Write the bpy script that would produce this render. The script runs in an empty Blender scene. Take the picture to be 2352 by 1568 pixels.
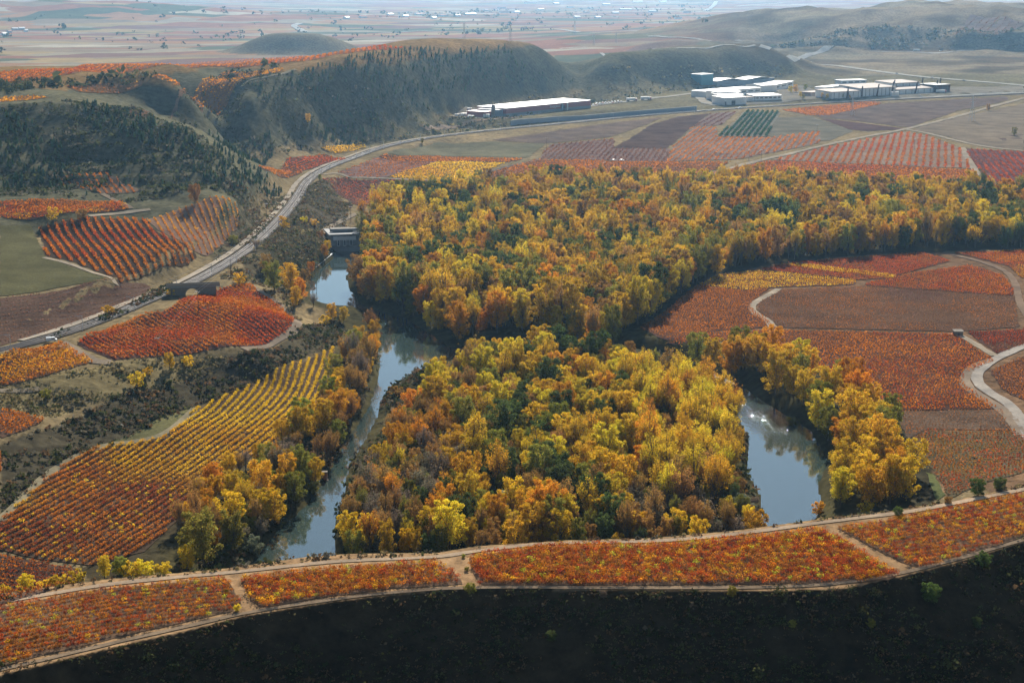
import bpy, math, random
import numpy as np
from mathutils import Vector
from mathutils.geometry import delaunay_2d_cdt

S = bpy.context.scene
COL = S.collection
RNG = np.random.default_rng(7)
random.seed(7)

# ---------------------------------------------------------------- camera
CAM_Z, FOC, YH = 180.0, 3920.0, -55.0      # metres; focal length and horizon row for a 2352 x 1568 frame
PITCH = math.atan((784 - YH) / FOC)
cam = bpy.data.cameras.new('camera')
cam.sensor_width = 36.0
cam.lens = 36.0 * FOC / 2352.0
cam.clip_start, cam.clip_end = 1.0, 90000.0
cam_o = bpy.data.objects.new('camera', cam)
COL.objects.link(cam_o)
cam_o.location = (0, 0, CAM_Z)
cam_o.rotation_euler = (math.pi / 2 - PITCH, 0, 0)
S.camera = cam_o

# ---------------------------------------------------------------- sky, sun, exposure
SUN_EL, SUN_AZ = math.radians(27), math.radians(4)      # azimuth from +Y towards +X
W = bpy.data.worlds.new('World'); S.world = W; W.use_nodes = True
nt = W.node_tree; bg = nt.nodes['Background']
sky = nt.nodes.new('ShaderNodeTexSky'); sky.sky_type = 'NISHITA'; sky.sun_disc = False
sky.sun_elevation = SUN_EL; sky.sun_rotation = SUN_AZ
sky.altitude = 500; sky.air_density = 1.15; sky.dust_density = 0.15; sky.ozone_density = 2.0
nt.links.new(sky.outputs[0], bg.inputs[0]); bg.inputs[1].default_value = 0.05
sun = bpy.data.lights.new('sun', 'SUN'); sun.energy = 5.0; sun.angle = math.radians(0.5); sun.color = (1.0, 0.93, 0.82)
sun_o = bpy.data.objects.new('sun', sun); COL.objects.link(sun_o)
to_sun = Vector((math.sin(SUN_AZ) * math.cos(SUN_EL), math.cos(SUN_AZ) * math.cos(SUN_EL), math.sin(SUN_EL)))
sun_o.rotation_euler = to_sun.to_track_quat('Z', 'Y').to_euler()
S.view_settings.view_transform = 'Standard'; S.view_settings.look = 'None'
S.view_settings.exposure = 1.0; S.view_settings.gamma = 1.0; S.view_settings.use_curve_mapping = False
S.cycles.max_bounces = 6; S.cycles.diffuse_bounces = 1; S.cycles.glossy_bounces = 3
S.cycles.transmission_bounces = 4; S.cycles.volume_bounces = 1; S.cycles.transparent_max_bounces = 8

# ---------------------------------------------------------------- helpers
CP_, SP_ = math.cos(PITCH), math.sin(PITCH)
def rays(px):
    px = np.atleast_2d(np.asarray(px, float))
    a = (px[:, 0] - 1176) / FOC; b = -(px[:, 1] - 784) / FOC
    return np.stack([a, CP_ + b * SP_, -SP_ + b * CP_], 1)
def on_plane(px, z):
    d = rays(px); t = (np.asarray(z, float) - CAM_Z) / d[:, 2]
    return d * t[:, None] + np.array([0, 0, CAM_Z])
def inpoly(P, poly):
    P = np.asarray(P); poly = np.asarray(poly); x, y = P[:, 0], P[:, 1]
    r = np.zeros(len(P), bool)
    lo, hi = poly.min(0), poly.max(0)
    m = np.nonzero((x >= lo[0]) & (x <= hi[0]) & (y >= lo[1]) & (y <= hi[1]))[0]
    if len(m) == 0: return r
    xs, ys = x[m], y[m]; c = np.zeros(len(m), bool)
    for i in range(len(poly)):
        x1, y1 = poly[i - 1]; x2, y2 = poly[i]
        if y1 == y2: continue
        k = ((y1 > ys) != (y2 > ys)) & (xs < (x2 - x1) * (ys - y1) / (y2 - y1) + x1)
        c ^= k
    r[m] = c
    return r
def segdist(P, line, closed=False):
    line = np.asarray(line); d = np.full(len(P), 1e9)
    n = len(line)
    for i in range(n if closed else n - 1):
        a = line[i]; b = line[(i + 1) % n]; ab = b - a
        t = np.clip(((P - a) @ ab) / max(ab @ ab, 1e-9), 0, 1)
        q = P - a - t[:, None] * ab
        d = np.minimum(d, np.hypot(q[:, 0], q[:, 1]))
    return d
def sstep(a, b, x):
    t = np.clip((x - a) / (b - a), 0, 1); return t * t * (3 - 2 * t)
_NT = np.random.default_rng(3).random((256, 256))
def vnoise(x, y):
    xi = np.floor(x).astype(int); yi = np.floor(y).astype(int); fx = x - xi; fy = y - yi
    fx = fx * fx * (3 - 2 * fx); fy = fy * fy * (3 - 2 * fy)
    g = lambda i, j: _NT[(xi + i) & 255, (yi + j) & 255]
    return (g(0, 0) * (1 - fx) + g(1, 0) * fx) * (1 - fy) + (g(0, 1) * (1 - fx) + g(1, 1) * fx) * fy
def fbm(x, y, s, o=4, seed=0):
    r = 0; a = .5; t = 0
    for k in range(o):
        r = r + a * vnoise(x / s + 17.3 * seed + 5 * k, y / s + 9.1 * seed + 3 * k); t += a; a *= .5; s *= .5
    return r / t
def lin(c):
    c = c.lstrip('#'); v = [int(c[i:i + 2], 16) / 255 for i in (0, 2, 4)]
    return np.array([x / 12.92 if x <= .04045 else ((x + .055) / 1.055) ** 2.4 for x in v])

# ---------------------------------------------------------------- materials
def new_mat(name):
    m = bpy.data.materials.new(name); m.use_nodes = True; n = m.node_tree.nodes; n.clear()
    return m, n, m.node_tree.links
def out_(n, l, sh):
    o = n.new('ShaderNodeOutputMaterial'); l.new(sh, o.inputs['Surface']); return o
def noise_(n, l, scale, detail=4, rough=.6, vec=None):
    t = n.new('ShaderNodeTexNoise'); t.inputs['Scale'].default_value = scale; t.inputs['Detail'].default_value = detail
    t.inputs['Roughness'].default_value = rough
    if vec is not None: l.new(vec, t.inputs['Vector'])
    return t
def mixc(n, l, a, b, f, mode='MIX'):
    m = n.new('ShaderNodeMix'); m.data_type = 'RGBA'; m.blend_type = mode
    for s, v in ((m.inputs[0], f), (m.inputs[6], a), (m.inputs[7], b)):
        if hasattr(v, 'node'): l.new(v, s)
        elif isinstance(v, (int, float)): s.default_value = v
        else: s.default_value = (*v, 1)
    return m.outputs[2]
def ramp_(n, l, fac, stops, const=False):
    r = n.new('ShaderNodeValToRGB'); e = r.color_ramp.elements
    if const: r.color_ramp.interpolation = 'CONSTANT'
    for i, (p, c) in enumerate(stops):
        x = e[i] if i < 2 else e.new(p)
        x.position = p; x.color = (*c, 1) if len(c) == 3 else c
    l.new(fac, r.inputs[0]); return r.outputs[0]
def plain_mat(name, col, rough=.8, spec=.2, var=.25, scale=.6, metal=0):
    m, n, l = new_mat(name)
    g = n.new('ShaderNodeNewGeometry'); t = noise_(n, l, scale, 5, .65, g.outputs['Position'])
    c = mixc(n, l, tuple(np.array(col) * (1 - var)), tuple(np.minimum(np.array(col) * (1 + var), 1)), t.outputs[0])
    b = n.new('ShaderNodeBsdfPrincipled'); l.new(c, b.inputs['Base Color']); b.inputs['Roughness'].default_value = rough
    b.inputs['Specular IOR Level'].default_value = spec; b.inputs['Metallic'].default_value = metal
    out_(n, l, b.outputs[0]); return m
def leaf_mat(name, trans=.5):
    m, n, l = new_mat(name)
    a = n.new('ShaderNodeAttribute'); a.attribute_name = 'tint'
    oi = n.new('ShaderNodeObjectInfo')
    c = mixc(n, l, a.outputs['Color'], oi.outputs['Color'], 1.0, 'MULTIPLY')
    d = n.new('ShaderNodeBsdfDiffuse'); t = n.new('ShaderNodeBsdfTranslucent'); mx = n.new('ShaderNodeMixShader')
    l.new(c, d.inputs[0]); l.new(c, t.inputs[0]); mx.inputs[0].default_value = trans
    l.new(d.outputs[0], mx.inputs[1]); l.new(t.outputs[0], mx.inputs[2]); out_(n, l, mx.outputs[0]); return m
def tint_mat(name, amp=.5, s1=.35, s2=.02, bump=.0):
    """ground: vertex tint broken up by fine and broad noise of earth, tufts and stones"""
    m, n, l = new_mat(name)
    a = n.new('ShaderNodeAttribute'); a.attribute_name = 'tint'
    g = n.new('ShaderNodeNewGeometry'); p = g.outputs['Position']
    t1 = noise_(n, l, s1, 6, .7, p); t2 = noise_(n, l, s2, 5, .6, p)
    r1 = ramp_(n, l, t1.outputs[0], [(.3, (1 - amp,) * 3), (.7, (1 + amp,) * 3)])
    r2 = ramp_(n, l, t2.outputs[0], [(.3, (.72, .72, .72)), (.7, (1.25, 1.22, 1.15))])
    c = mixc(n, l, mixc(n, l, a.outputs['Color'], r1, 1.0, 'MULTIPLY'), r2, 1.0, 'MULTIPLY')
    b = n.new('ShaderNodeBsdfDiffuse'); l.new(c, b.inputs[0]); b.inputs['Roughness'].default_value = .5
    if bump:
        bp = n.new('ShaderNodeBump'); bp.inputs['Strength'].default_value = bump; bp.inputs['Distance'].default_value = .6
        l.new(t1.outputs[0], bp.inputs['Height']); l.new(bp.outputs[0], b.inputs['Normal'])
    out_(n, l, b.outputs[0]); return m

# ---------------------------------------------------------------- mesh helpers
def mesh_np(name, V, F, mats, tint=None, smooth=False, ftint=None, mi=None):
    """V n x 3, F m x k (k = 3 or 4)"""
    V = np.asarray(V, np.float32); F = np.asarray(F, np.int32); k = F.shape[1]
    me = bpy.data.meshes.new(name)
    me.vertices.add(len(V)); me.vertices.foreach_set('co', V.ravel())
    me.loops.add(F.size); me.loops.foreach_set('vertex_index', F.ravel())
    me.polygons.add(len(F)); me.polygons.foreach_set('loop_start', np.arange(0, F.size, k, dtype=np.int32))
    me.polygons.foreach_set('loop_total', np.full(len(F), k, np.int32))
    if smooth: me.polygons.foreach_set('use_smooth', np.ones(len(F), bool))
    for m in (mats if isinstance(mats, (list, tuple)) else [mats]): me.materials.append(m)
    if mi is not None: me.polygons.foreach_set('material_index', np.asarray(mi, np.int32))
    if tint is not None:
        at = me.attributes.new('tint', 'FLOAT_COLOR', 'POINT')
        t = np.ones((len(V), 4), np.float32); t[:, :3] = tint; at.data.foreach_set('color', t.ravel())
    me.update(calc_edges=True)
    return me
def tag(o, label=None, cat=None, group=None, kind=None):
    for k, v in (('label', label), ('category', cat), ('group', group), ('kind', kind)):
        if v: o[k] = v
    return o
def obj(name, me, parent=None, loc=None):
    o = bpy.data.objects.new(name, me); COL.objects.link(o)
    if parent is not None: o.parent = parent
    if loc is not None: o.location = loc
    return o
def leaves(C, size, rng, flat=0.0):
    """one quad of random orientation for every centre: verts, faces"""
    n = len(C); size = np.broadcast_to(np.asarray(size, float), (n,))
    a = rng.normal(size=(n, 3)); a[:, 2] *= (1 - flat); a /= np.linalg.norm(a, axis=1)[:, None] + 1e-9
    b = rng.normal(size=(n, 3)); b -= (b * a).sum(1)[:, None] * a; b /= np.linalg.norm(b, axis=1)[:, None] + 1e-9
    h = (size * .5)[:, None]; k = rng.uniform(.6, 1.0, (n, 1))
    V = np.empty((n, 4, 3)); V[:, 0] = C - a * h * 1.1; V[:, 1] = C - b * h * k; V[:, 2] = C + a * h * 1.1; V[:, 3] = C + b * h * k
    return V.reshape(-1, 3), np.arange(4 * n).reshape(-1, 4)
class MB:
    """collects boxes, tubes and quads of one part"""
    def __init__(s): s.v = []; s.f = []
    def add(s, V, F):
        o = len(s.v); s.v += [tuple(map(float, p)) for p in V]; s.f += [tuple(int(i) + o for i in q) for q in F]; return s
    def hexa(s, c):     # 8 corners: bottom 4 (ccw), top 4
        return s.add(c, [(3, 2, 1, 0), (4, 5, 6, 7), (0, 1, 5, 4), (1, 2, 6, 5), (2, 3, 7, 6), (3, 0, 4, 7)])
    def box(s, x0, x1, y0, y1, z0, z1):
        return s.hexa([(x0, y0, z0), (x1, y0, z0), (x1, y1, z0), (x0, y1, z0), (x0, y0, z1), (x1, y0, z1), (x1, y1, z1), (x0, y1, z1)])
    def tube(s, pts, rad, n=5):
        pts = [Vector(p) for p in pts]; rad = rad if hasattr(rad, '__len__') else [rad] * len(pts); V = []; F = []
        for i, p in enumerate(pts):
            d = (pts[min(i + 1, len(pts) - 1)] - pts[max(i - 1, 0)]).normalized()
            u = d.orthogonal().normalized() if abs(d.z) > .9 else Vector((0, 0, 1)).cross(d).normalized()
            w = d.cross(u)
            V += [p + (u * math.cos(2 * math.pi * k / n) + w * math.sin(2 * math.pi * k / n)) * rad[i] for k in range(n)]
        for i in range(len(pts) - 1):
            F += [(i * n + k, i * n + (k + 1) % n, (i + 1) * n + (k + 1) % n, (i + 1) * n + k) for k in range(n)]
        F.append(tuple(range(n))[::-1]); F.append(tuple(range((len(pts) - 1) * n, len(pts) * n)))
        return s.add(V, F)
    def mesh(s, name, mat):
        me = bpy.data.meshes.new(name); me.from_pydata(s.v, [], s.f); me.materials.append(mat); me.update(); return me
    def build(s, name, mat, parent=None, loc=None): return obj(name, s.mesh(name, mat), parent, loc)

# ---------------------------------------------------------------- terrain: heights known along features, the rest interpolated
CPTS = []
def cp(z, *pts):
    for p in pts: CPTS.append((*on_plane(p, z)[0][:2], z))
def cw(z, *pts):
    for p in pts: CPTS.append((p[0], p[1], z))
# island, forest floor, valley vineyard
cp(2.5, (900,960),(1000,880),(1150,860),(1300,900),(1500,1000),(1620,1100),(1650,980),(1200,1200),(950,1250),(1000,1100),(1350,1100),(1550,1190),(850,1180),(1500,880))
cp(3.5, (880,650),(1000,600),(1000,720),(1150,760),(1300,760),(1450,720),(1250,650),(1150,540),(1350,560),(1550,560),(1700,520),(1900,500),(2100,500),(2340,510),(1600,600),(1500,650),(850,560))
cp(5.5, (1480,770),(1600,690),(1750,640),(1900,680),(2100,620),(2340,600),(2000,760),(1800,780),(2000,880),(2200,800),(2340,780),(2340,900),(2200,960),(2340,1050),(2150,1040),(1760,830),(1900,950))
cp(5.5, (2100,1120),(2000,1050))
# far fields
cp(7, (830,462),(1000,462),(1300,450),(1560,440),(1900,442),(2300,440))
cp(9, (760,430),(1000,415),(1200,400),(1400,400),(1700,400),(2000,400),(2300,400))
cp(12, (860,375),(1050,375),(1250,350),(1500,350),(1750,340),(2000,340),(2300,350))
cp(15, (900,342),(1100,320),(1300,310),(1500,300),(1750,290),(2000,290),(2340,300))
cp(18, (1300,290),(1500,268),(1700,252),(1900,248),(2100,245),(2340,240))
cp(22, (1000,295),(1100,280),(1200,270),(1350,250),(1600,232),(1800,225),(2000,215),(2200,212),(2340,208))
cp(25, (1450,225),(1700,195),(1900,180),(2100,190),(2340,185))
# left terrace and railway
cp(19, (0,805),(120,778),(250,733),(340,690),(420,668))
cp(20.5, (480,628),(560,582),(600,548)); cp(18, (650,500),(690,450)); cp(16, (705,412),(745,388),(800,370),(870,342),(960,320),(1100,303))
cp(21, (200,795),(330,755),(450,735),(560,700),(640,730),(500,780),(350,800),(300,828),(660,762))
cp(21, (100,830),(0,860),(180,850)); cp(19, (0,900),(120,885),(250,855),(400,825),(560,806)); cp(15, (100,930),(300,890),(430,855))
cp(16, (0,980),(60,960)); cp(12, (0,1050),(60,1030)); cp(10, (640,815),(700,780))
cp(7.5, (0,1190),(60,1140),(150,1062),(240,1022),(300,1012),(380,1000),(450,940),(600,880),(700,832),(770,800))
cp(5, (250,1180),(400,1080),(600,980),(720,900),(300,1250),(100,1250),(0,1300),(480,1130),(200,1310))
cp(3.5, (800,770),(740,745),(690,670),(640,640),(820,850),(780,930),(700,1040))
cp(9, (700,600),(680,640)); cp(13, (740,480),(800,480)); cp(8, (770,520)); cp(12, (660,580),(600,610)); cp(16, (560,640),(620,670)); cp(12, (680,700))
cp(18, (690,740)); 
# left fields, stepped up to the wooded spur
cp(27, (0,790),(150,752),(290,700),(350,658)); cp(28, (0,690),(150,668),(260,656)); cp(29, (0,600),(60,540),(200,630))
cp(29, (100,580),(280,640),(440,600)); cp(32, (100,525),(300,508),(360,540),(470,580),(545,500)); cp(36, (330,500),(540,480),(180,505))
cp(39, (0,500),(150,490),(290,478)); cp(43, (0,455),(130,450),(300,440),(320,436)); cp(46, (150,405),(250,402)); cp(40, (400,460),(540,462)); cp(34, (560,470)); cp(24, (610,500)); cp(47, (430,420)); cp(37, (590,440)); cp(20, (645,455))
def flank(cols, run, n=6):
    """an even slope from its foot to its rim: x, foot row, foot height, rim row for each column"""
    for x, yf, zf, yt in cols:
        df = (CAM_Z - zf) * FOC / (yf - YH); dt = df + run; zt = CAM_Z - (yt - YH) / FOC * dt
        for k in range(n):
            f = k / (n - 1); d_ = df + (dt - df) * f; z_ = zf + (zt - zf) * f
            cw(z_, ((x - 1176) / FOC * d_, d_))
        cw(zt + 1, ((x - 1176) / FOC * (dt + 60), dt + 60))
flank([(x, 405, 47, y) for x, y in ((-120,242),(-40,239),(30,237),(105,234),(180,231),(240,249))], 125)
flank([(300,408,47,266),(350,408,47,281),(400,412,46,291),(445,418,44,300)], 100)
cp(57, (500,350)); cp(46, (540,385)); cp(36, (600,428)); cp(50, (480,395))
# valley behind the spur and the even flank of the table hill
cp(22, (620,375),(680,345),(760,325)); cp(20, (640,395),(720,365),(800,350)); cp(24, (560,372),(920,297),(1000,275)); cp(30, (500,345))
flank([(x, np.interp(x, (520,560,600,680,760,840,920,1000,1080,1160,1250,1340), (345,362,353,335,318,305,288,268,248,234,218,206)), 24, np.interp(x, (520,560,600,660,700,840,960,1070,1165,1250,1290,1340), (203,194,182,164,148,126,112,105,97,100,128,165))) for x in range(520, 1345, 45)], 112)
cp(80, (480,206)); cp(86, (420,205)); cp(91, (300,225),(180,215),(60,210),(420,185),(250,190),(520,165)); cp(66,(440,240),(380,262)); cp(94, (0,175),(200,165),(440,150)); cp(95, (700,134),(880,112))
cp(27, (1400,213)); cp(45,(1400,178)); cp(30,(1500,197))
for y, z in ((2000, 60), (2500, 22), (2900, 20)):
    for u in (-.3, -.22, -.13): cw(z, (u * y * (1.0), y))
cw(60, (-60, 2400), (40, 2420)); cw(22, (-150, 2900), (60, 2900))
# bluffs right of it
flank([(1380,200,31,119),(1440,195,31,116),(1500,188,31,112),(1560,184,31,111),(1620,178,32,110),(1680,172,32,107),(1740,167,32,104)], 90)
cp(52, (1790,128)); cp(34, (1820,158)); cp(28, (1560,205),(1820,185)); cw(40, (350, 2950), (480, 2980))
cp(30, (1830,138),(1950,152),(2100,170),(2340,160)); cp(36, (1780,113),(2000,119),(2200,121),(2340,121)); cp(33,(1900,128),(2200,140))
cp(68, (1900,80),(2050,75),(2200,82),(2340,76)); cp(45, (1950,106),(2150,108),(2330,108)); cp(95, (1950,40),(2150,35),(2340,40)); cp(117, (2000,12),(2200,5),(2340,5)); cp(62, (1700,85),(1600,88)); cp(66,(1800,75)); cp(70, (1750,45)); cp(50, (1500,92)); cp(40, (1250,88),(1400,78),(1600,62))
# far plain, knoll and blue hill
cp(20, (0,130),(200,120),(440,120),(0,100),(300,100),(1000,90),(1200,70),(1500,50),(800,60),(400,60),(0,60),(1300,40),(900,30),(1600,20),(700,20),(1000,92),(1150,85))
cp(25, (450,125),(560,119),(690,121),(820,113)); cw(25, (-470, 3950), (-300, 3980), (-600, 3900))
cp(20, (1200,0),(800,0)); cp(90, (0,2),(150,0),(280,0)); cp(50, (380,8)); cp(25, (450,22),(300,30),(100,35))
for y in (20000, 30000, 45000):
    for u in (-.6, -.3, -.1, .1, .3, .6): cw(30 if abs(u) > .2 else 15, (u * y, y))
# beyond the frame on both sides, and the foot of the near hill
for y, zl, zr in ((500,20,25),(700,24,14),(1000,36,10),(1400,74,12),(1900,78,18),(2600,50,30),(3600,24,60),(5500,25,95),(9000,30,60)):
    for u in (.42, .6): cw(zl, (-u * y, y)); cw(zr, (u * y, y))
for x in (-300, -150, 0, 150, 300): cw(2, (x, 480)); cw(-1, (x, 350)); cw(0, (x, 300)); cw(25, (x, 200))
CPA = np.array(CPTS)
def warp(X, Y): Y = np.maximum(Y, 20); return np.stack([X / Y, np.log(Y)], -1)
_cw = warp(CPA[:, 0], CPA[:, 1]); _cz = CPA[:, 2]
_k = lambda r2: np.sqrt(r2 + .012 ** 2)
_A = _k(((_cw[:, None] - _cw[None]) ** 2).sum(-1)) ; _n = len(_cw)
_A = np.block([[_A - np.eye(_n) * .004, np.ones((_n, 1))], [np.ones((1, _n)), np.zeros((1, 1))]])
_wts = np.linalg.solve(_A, np.r_[_cz, 0])
def rbf(X, Y):
    q = warp(X, Y); r = np.empty(len(q))
    for i in range(0, len(q), 20000):
        b = q[i:i + 20000]; d2 = (b[:, :1] - _cw[None, :, 0]) ** 2 + (b[:, 1:] - _cw[None, :, 1]) ** 2
        r[i:i + 20000] = _k(d2) @ _wts[:-1] + _wts[-1]
    return r
# river outline, read at water level
RIVER = [(772,572),(765,592),(735,618),(708,648),(712,692),(760,716),(830,712),(868,735),(868,800),(872,860),(850,930),(815,985),(780,1040),(745,1105),(700,1165),(640,1215),(575,1295),(560,1330),(770,1330),(768,1240),(775,1180),(795,1120),(800,1070),(840,1010),(865,960),(885,900),(945,858),(1020,832),(1060,809),(1150,788),(1300,786),(1450,808),(1590,839),(1650,885),(1690,945),(1722,1010),(1715,1085),(1745,1135),(1752,1230),(1872,1230),(1885,1150),(1880,1110),(1905,1060),(1860,985),(1760,925),(1680,870),(1590,830),(1450,800),(1300,778),(1150,780),(1040,800),(985,765),(930,730),(868,715),(830,700),(800,660),(796,635),(815,600),(826,572)]
RIV = on_plane(RIVER, 0.0)[:, :2]
# the near spur that carries the hillside vineyard: flat top between two edges, both read at its height
SPUR_Z = 35.0
FAR_E = on_plane([(-500,1460),(-200,1405),(0,1362),(250,1328),(500,1306),(700,1278),(800,1270),(1000,1268),(1100,1252),(1300,1240),(1500,1234),(1700,1216),(1900,1188),(2060,1170),(2200,1146),(2352,1112),(2600,1060),(3000,985)], SPUR_Z)
NEAR_E = on_plane([(-500,1640),(-200,1592),(0,1552),(250,1490),(450,1445),(560,1416),(750,1385),(900,1366),(1080,1352),(1500,1356),(1800,1358),(1950,1352),(2100,1318),(2200,1292),(2352,1246),(2600,1165),(3000,1060)], SPUR_Z)
RAILPX = [(-200,850),(0,806),(120,776),(250,731),(340,690),(420,660),(480,630),(560,582),(602,546),(650,498),(684,455),(702,418),(745,388),(800,368),(870,341),(960,321),(1100,303),(1300,284),(1500,264),(1750,246),(2000,232),(2352,216),(2500,208)]
RAILZ = [19,19,19,19.5,20,20.5,20.5,20.5,20,19,18,17,16,16,16,16,16.5,17,18,19,20,21,21]
def smooth_line(P, it=2):
    P = np.asarray(P, float)
    for _ in range(it):
        Q = [P[0]]
        for a, b in zip(P[:-1], P[1:]): Q += [a * .75 + b * .25, a * .25 + b * .75]
        P = np.array(Q + [P[-1]])
    return P
RAIL3 = smooth_line(on_plane(RAILPX, RAILZ), 2); RAILW = RAIL3[:, :2]
HWY3 = smooth_line(on_plane([(1700,111),(1755,112),(1850,115),(2000,118),(2200,120),(2352,120),(2550,120)], [44,42,38,36,36,36,36]), 1)
MAIN3 = smooth_line(on_plane([(1815,137),(1880,146),(1990,161),(2110,177),(2250,188),(2352,197),(2500,210)], [31,30,29,27,26,25,24]), 1)
PADS = [(on_plane([(1125,269),(1375,246),(1440,236)], [23.5] * 3), 40, 56), (on_plane([(1640,222),(1740,216),(1850,212)], [23.5] * 3), 62, 95), (on_plane([(1890,222),(2000,216),(2200,207)], [23.5] * 3), 62, 95)]
def level(P, z, L3=RAIL3, w0=9, w1=26):
    best = np.full(len(P), 1e9); lev = np.zeros(len(P))
    for a, b in zip(L3[:-1], L3[1:]):
        ab = (b - a)[:2]; t = np.clip(((P - a[:2]) @ ab) / max(ab @ ab, 1e-9), 0, 1)
        q = P - a[:2] - t[:, None] * ab; d = np.hypot(q[:, 0], q[:, 1]); k = d < best
        best[k] = d[k]; lev[k] = (a[2] + (b[2] - a[2]) * t)[k]
    w = 1 - sstep(w0, w1, best)
    return z * (1 - w) + lev * w
def spur(X, Y):
    yf = np.interp(X, FAR_E[:, 0], FAR_E[:, 1]); yn = np.interp(X, NEAR_E[:, 0], NEAR_E[:, 1])
    wob = (fbm(X, Y, 9, 3, 5) - .5) * 2.2
    top = SPUR_Z + .35 * np.sin(np.clip((Y - yn) / np.maximum(yf - yn, 1), 0, 1) * math.pi)
    down_f = np.maximum(0, Y - yf - wob * .3) * .85
    dn = np.maximum(0, yn - Y + wob * .5)
    down_n = np.minimum(dn, 4) * .9 + np.maximum(0, dn - 4) * .545
    rough = (fbm(X, Y, 22, 4, 8) - .5) * 2.6 * sstep(0, 12, dn)
    return np.where(Y > yf, top - down_f, np.where(Y < yn, top - down_n + rough, top))
def height(X, Y):
    z = rbf(X, Y)
    P = np.stack([X, Y], 1)
    # gullies and hummocks on the hills
    hilly = sstep(24, 50, z) * sstep(900, 1300, Y) * (1 - sstep(7000, 12000, Y))
    z = z + hilly * ((fbm(X, Y, 170, 4, 1) - .5) * 3 - np.abs(fbm(X, Y, 75, 3, 27) - .5) * 7 + 1)
    rh = sstep(.06, .14, X / Y) * sstep(2500, 2750, Y) * (1 - sstep(5200, 6500, Y)) * sstep(30, 48, z)
    z = z - rh * (np.abs(fbm(X, Y, 260, 4, 6) - .5) * 2 * 34 - 7)
    z = z + sstep(2400, 3200, Y) * sstep(30, 60, z) * (np.abs(fbm(X, Y, 420, 4, 2) - .5) * 70 - 10) * (1 - sstep(9000, 14000, Y))
    tr = sstep(36, 42, z) * (1 - sstep(66, 76, z)) * sstep(1000, 1060, Y) * (1 - sstep(1500, 1700, Y)) * (1 - sstep(-150, -60, X)); z = z + tr * .95 * np.sin((z + fbm(X, Y, 90, 2, 3) * 5) * 2 * math.pi / 5.5)
    z = z + (fbm(X, Y, 40, 3, 4) - .5) * np.where(Y > 1300, 1.0, .5)
    k = np.nonzero((Y > 600) & (Y < 3200))[0]; z[k] = level(P[k], z[k])
    kx, ky = (690 - 1176) / FOC * 3580, 3580.0; q = np.sqrt(((X - kx) / 135) ** 2 + ((Y - ky) / 120) ** 2); z = z + 37 * (1 - sstep(.25, 1.25, q)) + 4 * np.exp(-(((X - kx + 120) / 150) ** 2 + ((Y - ky) / 120) ** 2))
    k = np.nonzero((Y > 1600) & (Y < 2800) & (X > -250))[0]
    for ln, w0, w1 in PADS: z[k] = level(P[k], z[k], ln, w0, w1)
    k = np.nonzero((Y > 600) & (Y < 3200))[0]; z[k] = level(P[k], z[k])
    k = np.nonzero((Y > 2000) & (Y < 4500) & (X > 200))[0]; z[k] = level(P[k], level(P[k], z[k], HWY3, 16, 70), MAIN3, 14, 50)
    # the river bed
    near = (Y < 1700) & (Y > 350)
    i = np.nonzero(near)[0]
    d = segdist(P[i], RIV, True); ins = inpoly(P[i], RIV)
    bank = z[i] * sstep(-1, 9, d) + .5 * (1 - sstep(-1, 9, d))
    z[i] = np.where(ins, -np.minimum(d * .5, 2.5) - .3, np.minimum(bank, z[i].clip(.6)).clip(.45))
    # the near spur and the height the picture is taken from
    j = np.nonzero(Y < 760)[0]
    z[j] = np.maximum(z[j], spur(X[j], Y[j]))
    return np.maximum(z, 174 - np.maximum(Y, -20) * 1.1)

NU = np.concatenate([np.linspace(-.62, -.345, 24)[:-1], np.linspace(-.345, .345, 300), np.linspace(.345, .62, 24)[1:]])
NV = np.concatenate([np.linspace(math.log(25), math.log(330), 24)[:-1], np.linspace(math.log(330), math.log(510), 200)[:-1], np.linspace(math.log(510), math.log(3600), 350)[:-1], np.linspace(math.log(3600), math.log(48000), 130)])
GU, GV = np.meshgrid(NU, NV)
GY = np.exp(GV); GX = GU * GY
GZ = height(GX.ravel(), GY.ravel()).reshape(GX.shape)
def H(X, Y):
    X = np.asarray(X, float); Y = np.maximum(np.asarray(Y, float), 26)
    u = np.clip(X / Y, NU[0], NU[-1] - 1e-6); v = np.clip(np.log(Y), NV[0], NV[-1] - 1e-6)
    i = np.clip(np.searchsorted(NU, u, 'right') - 1, 0, len(NU) - 2); j = np.clip(np.searchsorted(NV, v, 'right') - 1, 0, len(NV) - 2)
    y0, y1 = np.exp(NV[j]), np.exp(NV[j + 1])
    a = (u - NU[i]) / (NU[i + 1] - NU[i]); b = (Y - y0) / (y1 - y0)
    return (GZ[j, i] * (1 - a) + GZ[j, i + 1] * a) * (1 - b) + (GZ[j + 1, i] * (1 - a) + GZ[j + 1, i + 1] * a) * b
_TS = np.exp(np.linspace(math.log(300), math.log(45000), 2600))
def ground(px, tmin=300):
    """points of the ground that the picture shows at these places"""
    d = rays(px); d = d / d[:, 1:2]; out = []
    for r in d:
        t = _TS[_TS >= tmin]
        z = CAM_Z + r[2] * t; h = H(r[0] * t, t); k = np.nonzero(z <= h)[0]
        if len(k) == 0: k0 = len(t) - 1; y = t[-1]
        else:
            k0 = k[0]
            if k0 == 0: y = t[0]
            else:
                f0 = z[k0 - 1] - h[k0 - 1]; f1 = z[k0] - h[k0]; y = t[k0 - 1] + (t[k0] - t[k0 - 1]) * f0 / (f0 - f1 + 1e-9)
        out.append((r[0] * y, y, float(H(r[0] * y, y))))
    return np.array(out)
def G(x, y, tmin=300): return Vector(ground([(x, y)], tmin)[0])

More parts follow.
